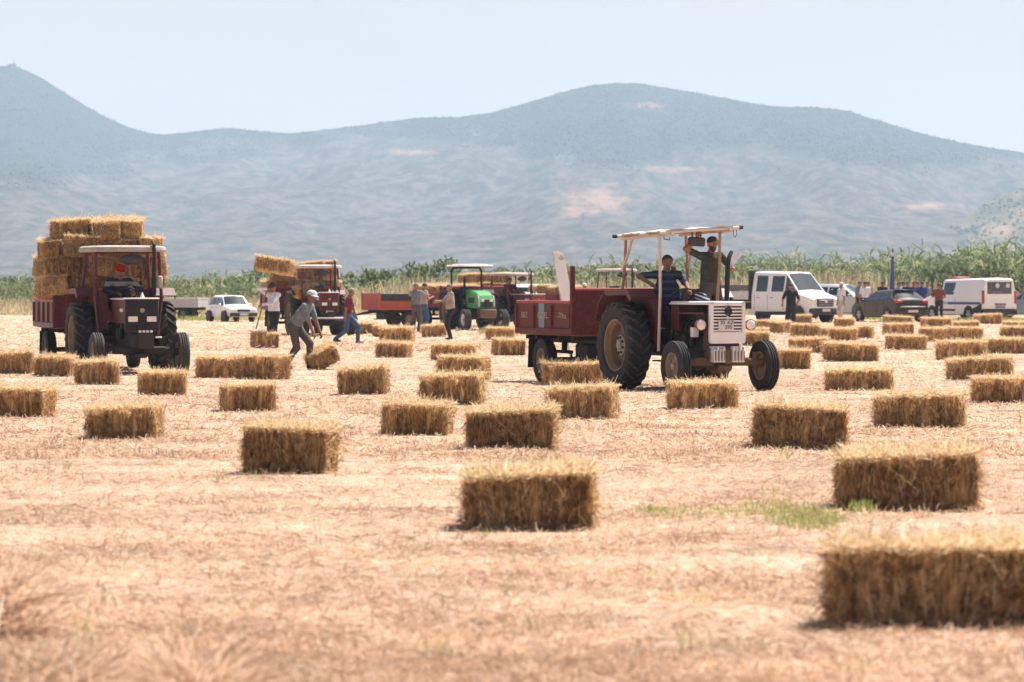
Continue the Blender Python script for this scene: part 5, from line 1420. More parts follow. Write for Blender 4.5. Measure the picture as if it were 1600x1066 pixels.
def shell(stations):
    """stations front to back: x, half width, z bottom, z belt, z top, half width at top"""
    S = []
    for (x, w, zb, zt, zr, rw) in stations:
        half = [(w*0.80, zb), (w*0.97, zb+0.04), (w, zb+(zt-zb)*0.45), (w*0.985, zt), (rw, zr-0.035), (rw*0.84, zr+0.01), (0, zr+0.04)]
        ring = [(x, y, z) for y, z in half]+[(x, -y, z) for y, z in half[-2::-1]]
        S.append([Vector(p) for p in ring])
    b = MB(); n = len(S[0])
    V = [p for r_ in S for p in r_]; F = []
    for i in range(len(S)-1):
        for k in range(n): F.append([i*n+k, i*n+(k+1) % n, (i+1)*n+(k+1) % n, (i+1)*n+k])
    F += [list(range(n)), [(len(S)-1)*n+k for k in range(n)]]
    b.add(V, F)
    return b, S
def pane(parent, q, name, mat, u0=0.06, u1=0.94, v0=0.08, v1=0.92, off=0.012, th=0.01):
    """glass panel inset in the quad q (4 corners), set proud by off"""
    a, b_, c, d = [Vector(p) for p in q]
    def P(u, v): return (a*(1-u)+b_*u)*(1-v)+(d*(1-u)+c*u)*v
    n = ((b_-a).cross(d-a)).normalized()
    pts = [P(u0, v0), P(u1, v0), P(u1, v1), P(u0, v1)]
    cen = sum(pts, Vector())/4
    return pts, n
def add_pane(parent, q, name, mat, outward, u0=0.06, u1=0.94, v0=0.08, v1=0.92, off=0.006):
    pts, n = pane(parent, q, name, mat, u0, u1, v0, v1)
    if n.dot(Vector(outward)) < 0: n = -n
    b = MB(); A = [p+n*off for p in pts]; B = [p-n*0.01 for p in pts]
    b.add(A+B, [[0, 1, 2, 3], [7, 6, 5, 4], [0, 1, 5, 4], [1, 2, 6, 5], [2, 3, 7, 6], [3, 0, 4, 7]])
    return b.obj(name, mat, parent)
def screen_pane(parent, A, B, name, mat, outward):
    """curved windscreen following the body between two stations"""
    n = len(A); idx = list(range(4, n-4))
    lo_, hi_ = [], []
    for q, i in enumerate(idx):
        a, b_ = A[i].copy(), B[i].copy()
        k = 0.93 if q in (0, len(idx)-1) else 0.97
        a.y *= k; b_.y *= k
        lo_.append(a.lerp(b_, 0.06)); hi_.append(a.lerp(b_, 0.92))
    nn = (hi_[0]-lo_[0]).cross(lo_[-1]-lo_[0]).normalized()
    if nn.dot(Vector(outward)) < 0: nn = -nn
    V = [p+nn*0.016 for p in lo_+hi_]; m = len(idx)
    V += [p-nn*0.012 for p in lo_+hi_]
    F = []
    for q in range(m-1): F += [[q, q+1, m+q+1, m+q], [2*m+q, 2*m+q+1, 3*m+q+1, 3*m+q], [q, q+1, 2*m+q+1, 2*m+q], [m+q, m+q+1, 3*m+q+1, 3*m+q]]
    F += [[0, m, 3*m, 2*m], [m-1, 2*m-1, 4*m-1, 3*m-1]]
    return MB().add(V, F).obj(name, mat, parent)
def car(name, label, cat, loc, rz, stations, cowl, rf, rr, rb, paintm, wheels, wr, o, group=None):
    """cowl, rf, rr, rb: station index of windscreen base, roof front, roof rear, rear window base"""
    C = empty(name, (*loc, 0), rz)
    tag(C, label, cat, group)
    b, S = shell(stations)
    b.obj('body', paintm, C, angle=28)
    n = len(S[0])
    # windscreen and rear window
    screen_pane(C, S[cowl], S[rf], 'windscreen', m_glass, (1, 0, 1))
    if rb is not None: screen_pane(C, S[rb], S[rr], 'rear_window', o.get('rglass', m_glass), (-1, 0, 0.5))
    for s in (1, -1):
        k3, k4 = (3, 4) if s > 0 else (n-4, n-5)
        out = (0, s, 0.2)
        for i, (u0, u1) in o.get('side', []):
            add_pane(C, (S[i][k3], S[i+1][k3], S[i+1][k4], S[i][k4]), 'side_window', m_glass, out, u0, u1, 0.10, 0.86, 0.006)
        if o.get('quarter', True):
            a, b2, c = S[cowl][k3], S[rf][k3], S[rf][k4]
            g = (a+b2+c)/3
            tri = [p+(g-p)*0.16+Vector((0, s*0.012, 0)) for p in (a, b2, c)]
            q = MB(); q.add(tri+[p-Vector((0, s*0.02, 0)) for p in tri], [[0, 1, 2], [5, 4, 3], [0, 1, 4, 3], [1, 2, 5, 4], [2, 0, 3, 5]]); q.obj('quarter_window', m_glass, C)
        if rb is not None and o.get('rquarter', True):
            a, b2, c = S[rb][k3], S[rr][k3], S[rr][k4]
            g = (a+b2+c)/3
            tri = [p+(g-p)*0.22+Vector((0, s*0.012, 0)) for p in (a, b2, c)]
            q = MB(); q.add(tri+[p-Vector((0, s*0.02, 0)) for p in tri], [[0, 1, 2], [5, 4, 3], [0, 1, 4, 3], [1, 2, 5, 4], [2, 0, 3, 5]]); q.obj('quarter_window', m_glass, C)
        ws = max(st[1] for st in stations)
        for x in wheels:
            b = MB(); b.lathe([(wr*1.16, -0.12), (wr*1.18, 0.0), (wr*1.12, 0.012), (wr*1.04, 0.0)], (x, s*ws, wr), 'Y', 26)
            b.obj('wheel_arch', m_plastic, C)
            car_wheel(C, wr, 0.20, (x, s*(ws-0.065), wr-0.01), s > 0)
        mb = MB(); mx = S[rf][k3]*0.35+S[cowl][k3]*0.65
        mb.box((mx.x, s*(ws+0.09), mx.z+0.06), (0.10, 0.16, 0.12*o.get('mir', 1)), b=0.03); mb.box((mx.x, s*(ws+0.0), mx.z+0.02), (0.05, 0.1, 0.03)); mb.obj('mirror', o.get('mirmat', paintm), C)
        for hx in o.get('handles', []):
            MB().box((hx, s*(ws+0.005), o.get('hzz', 0.8)), (0.16, 0.02, 0.03), b=0.006).obj('door_handle', m_plastic, C)
        for sx in o.get('seams', []):
            MB().box((sx, s*(ws*0.995), (stations[2][2]+stations[2][3])/2+0.08), (0.012, 0.012, (stations[2][3]-stations[2][2])*0.72)).obj('door_seam', m_plastic, C)
    return C, S

# ================================================================ TRACTORS PLACED
T1 = tractor('red tractor with white slotted grille and pole canopy, right of centre', (2.545, 54.19), head(22.5), dict(style='A', Rr=0.72, Rw=0.40))
W1 = trailer('empty red trailer with blue band and faded letters behind white grille tractor', (1.90, 55.92), head(20), dict(L=2.75, words=('BIZ', 'OZEL', '-70ta'), band=paint('band_blue', (0.16, 0.27, 0.34), 0.6, dirt=0.5), zpost=2.02, ribs=4))
T2 = tractor('red tractor with black front and square headlights pulling the tall load', (-7.56, 63.2), head(16.5), dict(style='B', Rr=0.70, rt=0.80, ft=0.80, zc=2.38, dusty=True, roof=paint('roof_grimy', (0.42, 0.38, 0.35), 0.8, dirt=0.7, dirtcol=(0.2, 0.12, 0.09), scale=5)))
W2 = trailer('maroon trailer stacked high with bales behind the black-fronted tractor', (-8.08, 64.97), head(16), dict(L=2.9, W=2.0, ribs=5, col=m_red))
T3 = tractor('red tractor with white roof behind the bending man', (-6.65, 110.6), head(15), dict(style='B', zc=2.30, front=m_red2, weights=False, fz=1.5))
W3 = trailer('maroon trailer of bales being loaded by the man with the fork', (-7.13, 112.4), head(15), dict(L=2.8, W=1.95, col=m_red))
m_green = paint('tractor_green', (0.05, 0.30, 0.075), 0.35, dirt=0.25, dirtcol=(0.3, 0.3, 0.2), scale=3)
T4 = tractor('green tractor with thin white roof on a black roll bar', (-1.70, 123.8), head(20), dict(style='C', body=m_green, Fr=0.40, Fw=0.26, wb=1.95, rt=0.72, ft=0.74, fz=1.5, dusty=True, frim=m_white, frk='white', fender=m_black))
W4 = trailer('maroon trailer with low hay load hitched to the green tractor', (-1.95, 126.2), head(28), dict(L=2.5, W=1.8, col=m_red2))
T5 = tractor('red tractor with tan roof, half hidden behind the empty trailer', (-0.10, 130.7), head(32), dict(style='B', zc=2.30, weights=False, front=m_redlite, fz=1.5)); T5.scale = (0.92,)*3
W5 = trailer('hay-laden trailer behind the tan roofed tractor', (-0.75, 133.2), head(25), dict(L=2.7, W=1.9, col=m_red))
T6 = tractor('tractor with tan roof seen past the white banner, over the red fender', (4.45, 141.0), head(14), dict(style='B', zc=2.32, weights=False, fz=1.5))
W6 = trailer('far trailer with flat hay load behind the red fender', (3.35, 144.2), head(55), dict(L=2.9, W=1.9, col=m_red2, zs=1.3, zp=1.4))
m_orange = paint('trailer_orange', (0.48, 0.10, 0.05), 0.55, dirt=0.4, dirtcol=(0.35, 0.2, 0.13), scale=4)
W7 = trailer('orange trailer with dark upper board, standing unhitched', (-5.60, 130.0), head(-60), dict(L=2.6, W=1.8, col=m_orange, fcol=m_redlite, zs=1.25, zp=1.6)); W7.scale = (0.84,)*3
for s in (1, -1): MB().box((-1.3, s*0.905, 1.42), (2.5, 0.03, 0.34), b=0.006).obj('upper_board', paint('board_navy', (0.03, 0.035, 0.05), 0.6), W7)
m_gal = paint('galvanised', (0.46, 0.46, 0.48), 0.5, dirt=0.3, scale=3)
gx, gy = gp(322, 500)
W8 = trailer('pale grey low trailer behind the black-fronted tractor rear wheel', (gx-0.15, gy), head(75), dict(L=2.6, W=1.8, col=m_gal, rail=m_gal, fcol=m_gal, zf=0.72, zs=1.22, zp=1.22, ribs=3, tr=0.33, ax=0.35)); W8.scale = (0.85,)*3

# ---- bales loaded on the trailers
def load(root, items, group, what):
    for (x, y, z, rot, sc, where) in items:
        p = at(root, (x+random.uniform(-0.13, 0.10), y+random.uniform(-0.03, 0.03), z))
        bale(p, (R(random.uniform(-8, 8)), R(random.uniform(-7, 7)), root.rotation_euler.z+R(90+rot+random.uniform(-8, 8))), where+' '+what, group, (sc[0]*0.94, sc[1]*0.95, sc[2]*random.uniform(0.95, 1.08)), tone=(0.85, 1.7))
LD = 'on the tall left load'
E = 88
load(W2, [
 (-0.34, -0.98, 1.45, E, (0.95, 1.05, 1.03), 'lowest outer left hay bale, end-on,'), (-0.28, -0.30, 1.45, 3, (0.92, 1, 1.03), 'lowest hay bale left of the driver'), (-0.34, 0.40, 1.45, E, (0.95, 1.0, 1.03), 'lowest hay bale right of the driver, end-on,'), (-0.34, 0.93, 1.45, E, (0.95, 1.05, 1.03), 'lowest outer right hay bale, end-on,'),
 (-0.26, -0.84, 1.84, 5, (0.86, 1.05, 1.03), 'second layer long hay bale at the left'), (-0.36, -0.14, 1.84, E, (0.95, 1.0, 1.03), 'second layer end-on hay bale behind the cab'), (-0.28, 0.48, 1.84, -3, (0.78, 1, 1.03), 'second layer hay bale behind the red light'), (-0.36, 1.06, 1.84, E, (0.95, 0.85, 1.03), 'second layer outer right hay bale'),
 (-0.46, -0.99, 2.22, 82, (0.9, 0.86, 0.98), 'third layer hay bale jutting out end-on at the upper left'), (-0.24, -0.46, 2.23, -4, (0.80, 1, 1.03), 'third layer hay bale above the cab edge'), (-0.34, 0.30, 2.23, 4, (0.78, 1, 1.0), 'third layer hay bale hidden by the roof'), (-0.36, 0.92, 2.22, E, (0.9, 1.05, 1.05), 'third layer corner hay bale at the right'),
 (-0.38, -0.60, 2.61, 4, (0.86, 1.1, 1.05), 'topmost left hay bale'), (-0.46, 0.06, 2.62, E, (0.95, 1.2, 1.0), 'topmost middle hay bale, end-on,'), (-0.46, 0.58, 2.62, 84, (0.95, 1.05, 1.05), 'topmost right hay bale, end-on,'),
 (-1.25, -0.95, 1.45, E, (0.95, 1, 1.03), 'second-row lowest hay bale at the left side'), (-1.20, -0.86, 1.84, -6, (0.86, 1, 1.03), 'second-row hay bale above the lowest at the left side'),
 (-0.95, -0.05, 1.84, 3, (1, 1, 1.03), 'second-row middle hay bale glimpsed through the cab'), (-0.95, 0.10, 2.23, -3, (1, 1, 1.03), 'second-row middle hay bale under the roof line')],
 'bales stacked on the tall load', LD)
load(W3, [
 (-0.30, -0.92, 1.45, 4, (0.95, 1, 1), 'lowest left hay bale'), (-0.30, 0.02, 1.45, -3, (0.95, 1, 1), 'lowest middle hay bale'), (-0.30, 0.92, 1.45, 2, (0.85, 1, 1), 'lowest right hay bale'),
 (-0.30, -0.70, 1.83, -3, (0.95, 1, 1), 'second layer left hay bale'), (-0.34, 0.24, 1.83, 4, (0.95, 1, 1), 'second layer middle hay bale'), (-0.30, 0.98, 1.83, 80, (0.9, 1, 1), 'second layer right hay bale, end-on,'),
 (-0.40, 0.30, 2.17, -4, (0.95, 1, 0.8), 'top hay bale above the roof'), (-0.36, 1.0, 2.18, 86, (0.9, 0.9, 0.9), 'top right corner hay bale'), (-0.80, -1.05, 1.45, 78, (0.9, 1, 1), 'lowest hay bale sticking out at the left')],
 'bales on the load behind the white roofed tractor', 'on the trailer behind the white roofed tractor')
load(W4, [(-0.35-0.5*k, y, 1.30, random.uniform(-4, 4), (0.92, 1, 1.0), w) for k, y, w in ((0, -0.42, 'front near hay bale'), (1, -0.45, 'second near hay bale'), (2, -0.40, 'third near hay bale'), (3, -0.44, 'fourth near hay bale'), (4, -0.42, 'rearmost near hay bale'), (0, 0.48, 'front far hay bale'))],
     'bales on the low maroon load', 'on the low load hitched to the green tractor')
load(W5, [(-0.3, -0.5, 1.40, 3, (0.95, 1, 1), 'lower left hay bale'), (-0.3, 0.48, 1.40, -3, (0.95, 1, 1), 'lower right hay bale'), (-0.32, -0.45, 1.78, -2, (0.95, 1, 1), 'upper left hay bale'), (-0.32, 0.5, 1.78, 4, (0.95, 1, 1), 'upper right hay bale'), (-0.9, -0.62, 1.78, 4, (0.95, 1, 1), 'second-row upper hay bale')],
     'bales behind the tan roofed tractor', 'on the load behind the tan roofed tractor')
load(W6, [(-0.3-0.52*k, -0.42, 1.28, 2*k-3, (0.95, 1, 1), w) for k, w in enumerate(('front hay bale', 'second hay bale', 'middle hay bale', 'fourth hay bale', 'rearmost hay bale'))], 'bales on the far flat load', 'on the far load seen over the red fender')

# ================================================================ VEHICLES PLACED
x, y = gp(361, 503)
C, S = car('sedan', 'old white boxy sedan parked in front of the reeds', 'car', (x, y), head(25),
   [(2.02, 0.74, 0.38, 0.66, 0.68, 0.68), (1.96, 0.80, 0.30, 0.76, 0.78, 0.72), (0.80, 0.82, 0.26, 0.90, 0.94, 0.70), (0.32, 0.82, 0.26, 0.90, 1.44, 0.62), (-1.10, 0.82, 0.26, 0.91, 1.46, 0.63), (-1.42, 0.82, 0.28, 0.90, 0.97, 0.66), (-1.95, 0.80, 0.30, 0.88, 0.92, 0.68), (-2.02, 0.75, 0.38, 0.84, 0.86, 0.66)],
   2, 3, 4, 5, m_cwhite, (1.25, -1.2), 0.30, dict(side=[(3, (0.05, 0.48)), (3, (0.53, 0.96))], handles=(0.0, -0.75), hzz=0.80, seams=(0.62, -0.35, -1.0)))
C.scale = (0.82,)*3; MB().box((2.02, 0, 0.42), (0.14, 1.60, 0.20), b=0.03).obj('bumper', m_plastic, C); MB().box((-2.03, 0, 0.45), (0.14, 1.58, 0.18), b=0.03).obj('bumper', m_plastic, C)
MB().box((2.01, 0, 0.64), (0.05, 0.74, 0.13), b=0.01).obj('grille', m_grille, C)
MB().box((2.10, 0, 0.43), (0.012, 0.5, 0.11), b=0.003).obj('number_plate', m_plate, C)
for s in (1, -1): MB().box((1.99, s*0.56, 0.64), (0.07, 0.32, 0.14), b=0.02).obj('headlight', m_lamp, C)
# crew cab truck
tx, ty = ((1217-800)/FPX*148.0, 148.0)
C, S = car('flatbed_truck', 'white crew cab flatbed truck with black grille', 'truck', (tx, ty), head(43),
   [(2.78, 0.88, 0.42, 1.00, 1.06, 0.78), (2.68, 0.97, 0.36, 1.12, 1.18, 0.84), (1.98, 1.0, 0.34, 1.30, 1.40, 0.88), (1.22, 1.0, 0.34, 1.30, 2.24, 0.80), (-0.70, 1.0, 0.34, 1.30, 2.28, 0.82), (-0.78, 0.98, 0.36, 1.28, 2.22, 0.78)],
   2, 3, 4, None, m_cwhite, (2.02, -1.85), 0.36, dict(side=[(3, (0.04, 0.42)), (3, (0.56, 0.90))], handles=(0.45, -0.35), hzz=1.12, seams=(1.15, 0.20, -0.6), mir=2.2, mirmat=m_plastic))
b = MB(); b.box((2.74, 0, 0.50), (0.22, 1.92, 0.30), b=0.05); b.box((0.9, 0, 0.42), (2.9, 2.02, 0.16), b=0.02); b.obj('bumper', m_plastic, C)
g = MB().box((2.80, 0, 0.90), (0.06, 1.10, 0.36), b=0.03).obj('grille', m_plastic, C)
sl = MB().box((0, 0, 0), (0.03, 0.98, 0.03), b=0.008).mesh('slat', m_alloy)
for k in range(3): inst('slat', sl, g, (2.835, 0, 0.80+k*0.10))
MB().ell((2.85, 0, 0.92), (0.02, 0.12, 0.055), 14, 8).obj('badge', m_alloy, g)
MB().box((2.86, 0, 0.56), (0.012, 0.52, 0.12), b=0.003).obj('number_plate', m_plate, C)
for s in (1, -1): MB().box((2.70, s*0.74, 0.98), (0.20, 0.34, 0.20), b=0.05).obj('headlight', m_lamp, C)
MB().box((-2.15, 0, 0.98), (2.5, 2.06, 0.10), b=0.01).obj('bed_floor', m_plastic, C)
MB().box((-0.92, 0, 1.65), (0.08, 2.02, 1.40), b=0.02).obj('headboard', m_plastic, C)
for s in (1, -1):
    MB().box((-2.15, s*1.03, 1.22), (2.45, 0.04, 0.38), b=0.01).obj('drop_side', paint('drop_side_white', (0.62, 0.62, 0.62), 0.5), C)
    MB().box((-2.15, s*1.03, 1.56), (2.45, 0.04, 0.26), b=0.01).obj('drop_side_extension', paint('drop_side_grey', (0.10, 0.10, 0.11), 0.5), C)
MB().box((-3.40, 0, 1.30), (0.04, 2.0, 0.54), b=0.01).obj('tail_gate', m_plastic, C)
MB().box((-2.15, 0, 0.75), (2.4, 0.7, 0.30), b=0.03).obj('chassis', m_dark, C)
for s in (1, -1): MB().lathe([(0.44, -0.03), (0.44, 0.03)], (-1.85, s*1.0, 0.40), 'Y', 20).obj('wheel_guard', m_plastic, C)
# dark hatchback
hx, hy = ((1390-800)/FPX*150.0, 150.0)
HATCH = [(2.08, 0.70, 0.40, 0.62, 0.66, 0.60), (2.0, 0.82, 0.28, 0.74, 0.78, 0.70), (1.05, 0.88, 0.22, 0.92, 0.99, 0.70), (0.25, 0.88, 0.22, 0.95, 1.42, 0.58), (-1.25, 0.88, 0.22, 1.00, 1.43, 0.58), (-1.82, 0.87, 0.24, 1.02, 1.08, 0.64), (-2.04, 0.84, 0.28, 0.94, 0.98, 0.66), (-2.10, 0.80, 0.34, 0.80, 0.84, 0.64)]
C, S = car('hatchback', 'dark grey hatchback seen from behind, left of the white van', 'car', (hx, hy), away(23), HATCH, 2, 3, 4, 5, m_cgrey, (1.32, -1.28), 0.33,
   dict(side=[(3, (0.04, 0.47)), (3, (0.52, 0.95))], handles=(-0.1, -0.95), hzz=0.86, seams=(0.75, -0.38, -1.0), rglass=glass('rear_glass_bright', (0.04, 0.05, 0.055), 0.08)))
for s in (1, -1): MB().box((-1.98, s*0.66, 0.93), (0.20, 0.36, 0.16), b=0.04).obj('tail_lamp', m_tail, C)
MB().box((-2.10, 0, 0.42), (0.12, 1.62, 0.30), b=0.05).obj('bumper', m_cgrey, C)
MB().box((-2.12, 0, 0.70), (0.05, 1.3, 0.05), b=0.015).obj('trim_strip', m_alloy, C)
MB().box((-2.165, 0, 0.50), (0.012, 0.52, 0.11), b=0.003).obj('number_plate', m_plate, C)
MB().box((-1.36, 0, 1.46), (0.22, 1.1, 0.03), b=0.01).obj('spoiler', m_cgrey, C)
# silver car behind the truck, grey-blue car at the edge, pale car beyond the empty trailer
for (nm, lab, px, d, rz, mt_, scz) in (('hatchback', 'silver car half hidden behind the white truck', 1318, 164.0, head(58), m_csilver, 1.18), ('hatchback', 'grey-blue car cut off by the right edge behind the van', 1622, 164.0, away(30), m_cblue, 1.0), ('hatchback', 'pale car behind the empty trailer and the banner', 852, 150.0, head(70), m_cwhite, 1.18)):
    C, S = car(nm, lab, 'car', ((px-800)/FPX*d, d), rz, HATCH, 2, 3, 4, 5, mt_, (1.32, -1.28), 0.33, dict(side=[(3, (0.04, 0.47)), (3, (0.52, 0.95))], handles=(-0.1,), hzz=0.86))
    C.scale = (1, 1, scz)
    for s in (1, -1):
        MB().box((-1.98, s*0.66, 0.93), (0.20, 0.36, 0.16), b=0.04).obj('tail_lamp', m_tail, C); MB().box((1.98, s*0.60, 0.70), (0.16, 0.34, 0.13), b=0.04).obj('headlight', m_lamp, C)
    MB().box((2.06, 0, 0.42), (0.12, 1.5, 0.26), b=0.05).obj('bumper', m_plastic, C)
# white van with blue stripe
vx, vy = ((1513-800)/FPX*153.0, 153.0)
C, S = car('van', 'white van with blue side stripe and red roof light', 'van', (vx, vy), away(27),
   [(2.50, 0.84, 0.42, 0.86, 0.92, 0.72), (2.38, 0.96, 0.32, 1.02, 1.08, 0.82), (1.62, 0.99, 0.28, 1.14, 1.24, 0.86), (0.80, 0.99, 0.28, 1.16, 1.93, 0.78), (-2.36, 0.99, 0.28, 1.16, 1.98, 0.80), (-2.48, 0.96, 0.32, 1.14, 1.92, 0.77)],
   2, 3, 4, None, m_cwhite, (1.55, -1.42), 0.34, dict(side=[(3, (0.03, 0.31))], handles=(0.75,), hzz=0.98, seams=(0.85, -0.35), mir=1.8, mirmat=m_plastic))
b = MB(); b.box((-2.47, 0, 0.44), (0.20, 1.94, 0.28), b=0.05); b.obj('bumper', m_plastic, C)
for s in (1, -1):
    MB().prism([(-2.46, 0.40), (-1.72, 0.40), (-1.80, 0.62), (-2.10, 0.70), (-2.46, 0.86)], s*0.985, s*1.003, 'XZ').obj('side_cladding', m_plastic, C)
    MB().box((-1.05, s*0.995, 0.84), (2.6, 0.014, 0.11)).obj('blue_stripe', m_blue, C)
    MB().box((0.35, s*0.995, 0.52), (1.3, 0.03, 0.09), b=0.01).obj('rubbing_strip', m_plastic, C)
    MB().box((-2.47, s*0.90, 1.12), (0.10, 0.13, 0.62), b=0.03).obj('tail_lamp', m_tail, C)
    lettering('ZABITA', 0.17, m_blue, C, (0.62, s*1.004, 0.84), (R(90), 0, math.pi if s > 0 else 0))
MB().box((-2.445, 0, 1.55), (0.09, 1.40, 0.60), b=0.03, m=0).obj('rear_window', m_glass, C)
rw = MB(); rw.box((-2.495, 0.12, 1.36), (0.008, 0.62, 0.13)); rw.obj('window_band', m_blue, C)
lettering('BELEDİYESİ', 0.105, m_inkw, C, (-2.502, 0.12, 1.36), (R(90), 0, R(-90)))
for yy in (0.12, -0.46): MB().lathe([(0.11, 0), (0.11, -0.008), (0.0, -0.009)], (-2.492, yy, 1.66), 'X', 20).obj('round_emblem', m_plate, C)
MB().box((-2.50, -0.05, 0.80), (0.05, 0.62, 0.05), b=0.01).obj('plate_lamp', m_plastic, C)
MB().box((-2.495, -0.05, 0.68), (0.02, 0.54, 0.13), b=0.003).obj('number_plate', paint('plate_dim', (0.25, 0.27, 0.28), 0.5), C)
MB().box((0.45, 0.15, 2.02), (0.26, 0.95, 0.10), b=0.03).obj('roof_light', paint('beacon_red2', (0.55, 0.05, 0.05), 0.3), C)

# ================================================================ PEOPLE PLACED
def toloc(loc, rz, p, sc=1.0):
    dx, dy = p[0]-loc[0], p[1]-loc[1]
    c, s = math.cos(-rz), math.sin(-rz)
    return ((c*dx-s*dy)/sc, (s*dx+c*dy)/sc, (p[2]-loc[2])/sc)
def pix(px, py, d): return ((px-800)/FPX*d, d, CAMH+(YH-py)/FPX*d)
dark = cloth('cloth_black', (0.03, 0.03, 0.034)); jeans = cloth('cloth_jeans', (0.06, 0.10, 0.19)); navy = cloth('cloth_navy', (0.025, 0.035, 0.085)); white = cloth('cloth_white', (0.66, 0.66, 0.72))
greyp = cloth('cloth_grey_brown', (0.105, 0.09, 0.085)); slate = cloth('cloth_slate', (0.19, 0.21, 0.23)); maroon = cloth('cloth_maroon', (0.16, 0.022, 0.045)); beige = cloth('cloth_beige', (0.38, 0.31, 0.26)); olive = cloth('cloth_olive', (0.06, 0.06, 0.05))
stripe = cloth('cloth_blue_striped', (0.03, 0.045, 0.085), (0.055, 0.085, 0.16), 0.115, 0.4); band = cloth('cloth_dark_banded', (0.035, 0.045, 0.06), (0.34, 0.35, 0.38), 5.0, 0.018, off=-1.67)
redcap = cloth('cap_red', (0.42, 0.015, 0.025)); whitecap = cloth('cap_white', (0.62, 0.60, 0.60)); beigecap = cloth('cap_beige', (0.36, 0.30, 0.25))
L1 = (T1.location.x, T1.location.y, 0)
person('driver in blue striped polo with an arm on the red fender', L1, T1.rotation_euler.z, stripe, dark, pelvis=(0.05, -0.02, 1.40), lean=4, hands={-1: (0.30, -0.42, 1.72), 1: (0.56, 0.16, 1.60)}, feet={1: (0.66, 0.2, 0.80), -1: (0.66, -0.2, 0.80)},
       arms_hint={-1: (-0.2, -1, 0.1), 1: (-0.3, 0.9, -0.5)}, belly=0.11, hair='dark', skin=SKIN2, headyaw=-14, scale=1.0, vox=0.015)
p1 = at(T1, (0.66, 0.50, 0.74))
MB().box((0.66, 0.60, 0.725), (0.34, 0.30, 0.02), b=0.005).obj('side_step', m_dark, T1)
person('bearded man in olive shirt standing on the tractor, gripping the canopy', p1, head(25), olive, greyp, lean=2, hands={-1: (0.02, -0.26, 1.72), 1: (0.26, 0.24, 1.24)}, arms_hint={-1: (-0.1, -1, -0.3), 1: (-0.3, 0.8, -0.6)},
       beard=True, headlean=14, headyaw=8, vox=0.015, sleeve=0.6, handdir={-1: (0, 0.2, 1)})
pp = at(T1, (1.2, 0.75, 0)); pq = pix(1149, 404, pp[1])
b = MB(); b.box((0, 0, 0), (0.11, 0.012, 0.26), b=0.002); b.box((0.012, 0.014, -0.01), (0.105, 0.006, 0.25), rot=(0.05, 0.05, 0), m=1)
o = b.obj('papers', [white, paint('folder_blue', (0.10, 0.14, 0.45), 0.5)], None, pq, (0, R(42), R(20))); tag(o, 'sheaf of white and blue papers held by the bearded man', 'papers')
hb = at(T1, (1.15, 0.08, 1.44)); b = MB(); b.ell((0, 0, 0.06), (0.13, 0.10, 0.075), 14, 10); b.ell((0.10, 0.05, 0.05), (0.09, 0.08, 0.055), 12, 8)
o = b.obj('cloth_bundle', cloth('cloth_bw', (0.05, 0.05, 0.06), (0.6, 0.6, 0.62), 0.06, 0.4), None, hb, (0.2, 0.3, 0.5)); tag(o, 'black and white striped cloth bundle on the white hood', 'cloth')
L2 = (T2.location.x, T2.location.y, 0)
person('driver in red cap and dark top with a pale chest band', L2, T2.rotation_euler.z, band, dark, pelvis=(0.05, -0.05, 1.31), lean=14, hands={1: (0.56, 0.17, 1.58), -1: (0.55, -0.18, 1.54)}, feet={1: (0.66, 0.2, 0.80), -1: (0.66, -0.2, 0.80)}, hat=redcap, sleeve=1.0, headlean=14, belly=0.03, vox=0.015, arms_hint={-1: (-0.3, -1, -0.2), 1: (-0.3, 1, -0.2)})
L3 = (T3.location.x, T3.location.y, 0)
person('driver in dark shirt under the white tractor roof', L3, T3.rotation_euler.z, slate, dark, pelvis=(0.05, 0.0, 1.30), lean=6, hands={1: (0.56, 0.17, 1.58), -1: (0.55, -0.18, 1.54)}, feet={1: (0.66, 0.2, 0.80), -1: (0.66, -0.2, 0.80)}, vox=0.024)
L5 = (T5.location.x, T5.location.y, 0)
person('driver in maroon shirt beside the tan roofed tractor wheel', L5, T5.rotation_euler.z, maroon, dark, pelvis=(0.0, -0.05, 1.2), lean=8, hands={1: (0.56, 0.17, 1.45), -1: (0.55, -0.30, 1.35)}, feet={1: (0.62, 0.2, 0.75), -1: (0.62, -0.2, 0.75)}, vox=0.024)
# man lifting a bale with a fork
fd_ = 87.7; fl = (*gp(428, 544), 0); frz = away(-35)
f0, f1 = Vector(pix(400, 514, fd_-0.25)), Vector(pix(425, 425, fd_+0.1))
def fp(t): return f0.lerp(f1, t)
person('man in white shirt and black trousers heaving a bale overhead', fl, frz, white, dark, lean=-4, hands={1: toloc(fl, frz, fp(0.70)), -1: toloc(fl, frz, fp(0.42))}, feet={1: (0.22, 0.12, 0.09), -1: (-0.26, -0.12, 0.09)},
       arms_hint={1: (-0.2, 0.7, 0.2), -1: (-0.3, -0.6, -0.5)}, sleeve=1.0, headlean=-15, vox=0.018)
b = MB(); b.tube([f0, fp(0.5), f1], 0.019, 8)
fk = empty('pitchfork', (0, 0, 0)); b.obj('handle', paint('fork_wood', (0.30, 0.17, 0.09), 0.7), fk)
ax_ = (f1-f0).normalized(); sd_ = Vector((1, 0, 0)); sd_ = (sd_-ax_*sd_.dot(ax_)).normalized()
for k in (-1.5, -0.5, 0.5, 1.5): MB().tube([f1, f1+sd_*k*0.06+ax_*0.05, f1+sd_*k*0.065+ax_*0.34], [0.008, 0.008, 0.004], 6).obj('tine', m_dark, fk)
tag(fk, 'wooden handled pitchfork under the raised bale', 'fork')
bp_ = pix(427, 424, fd_+0.15)
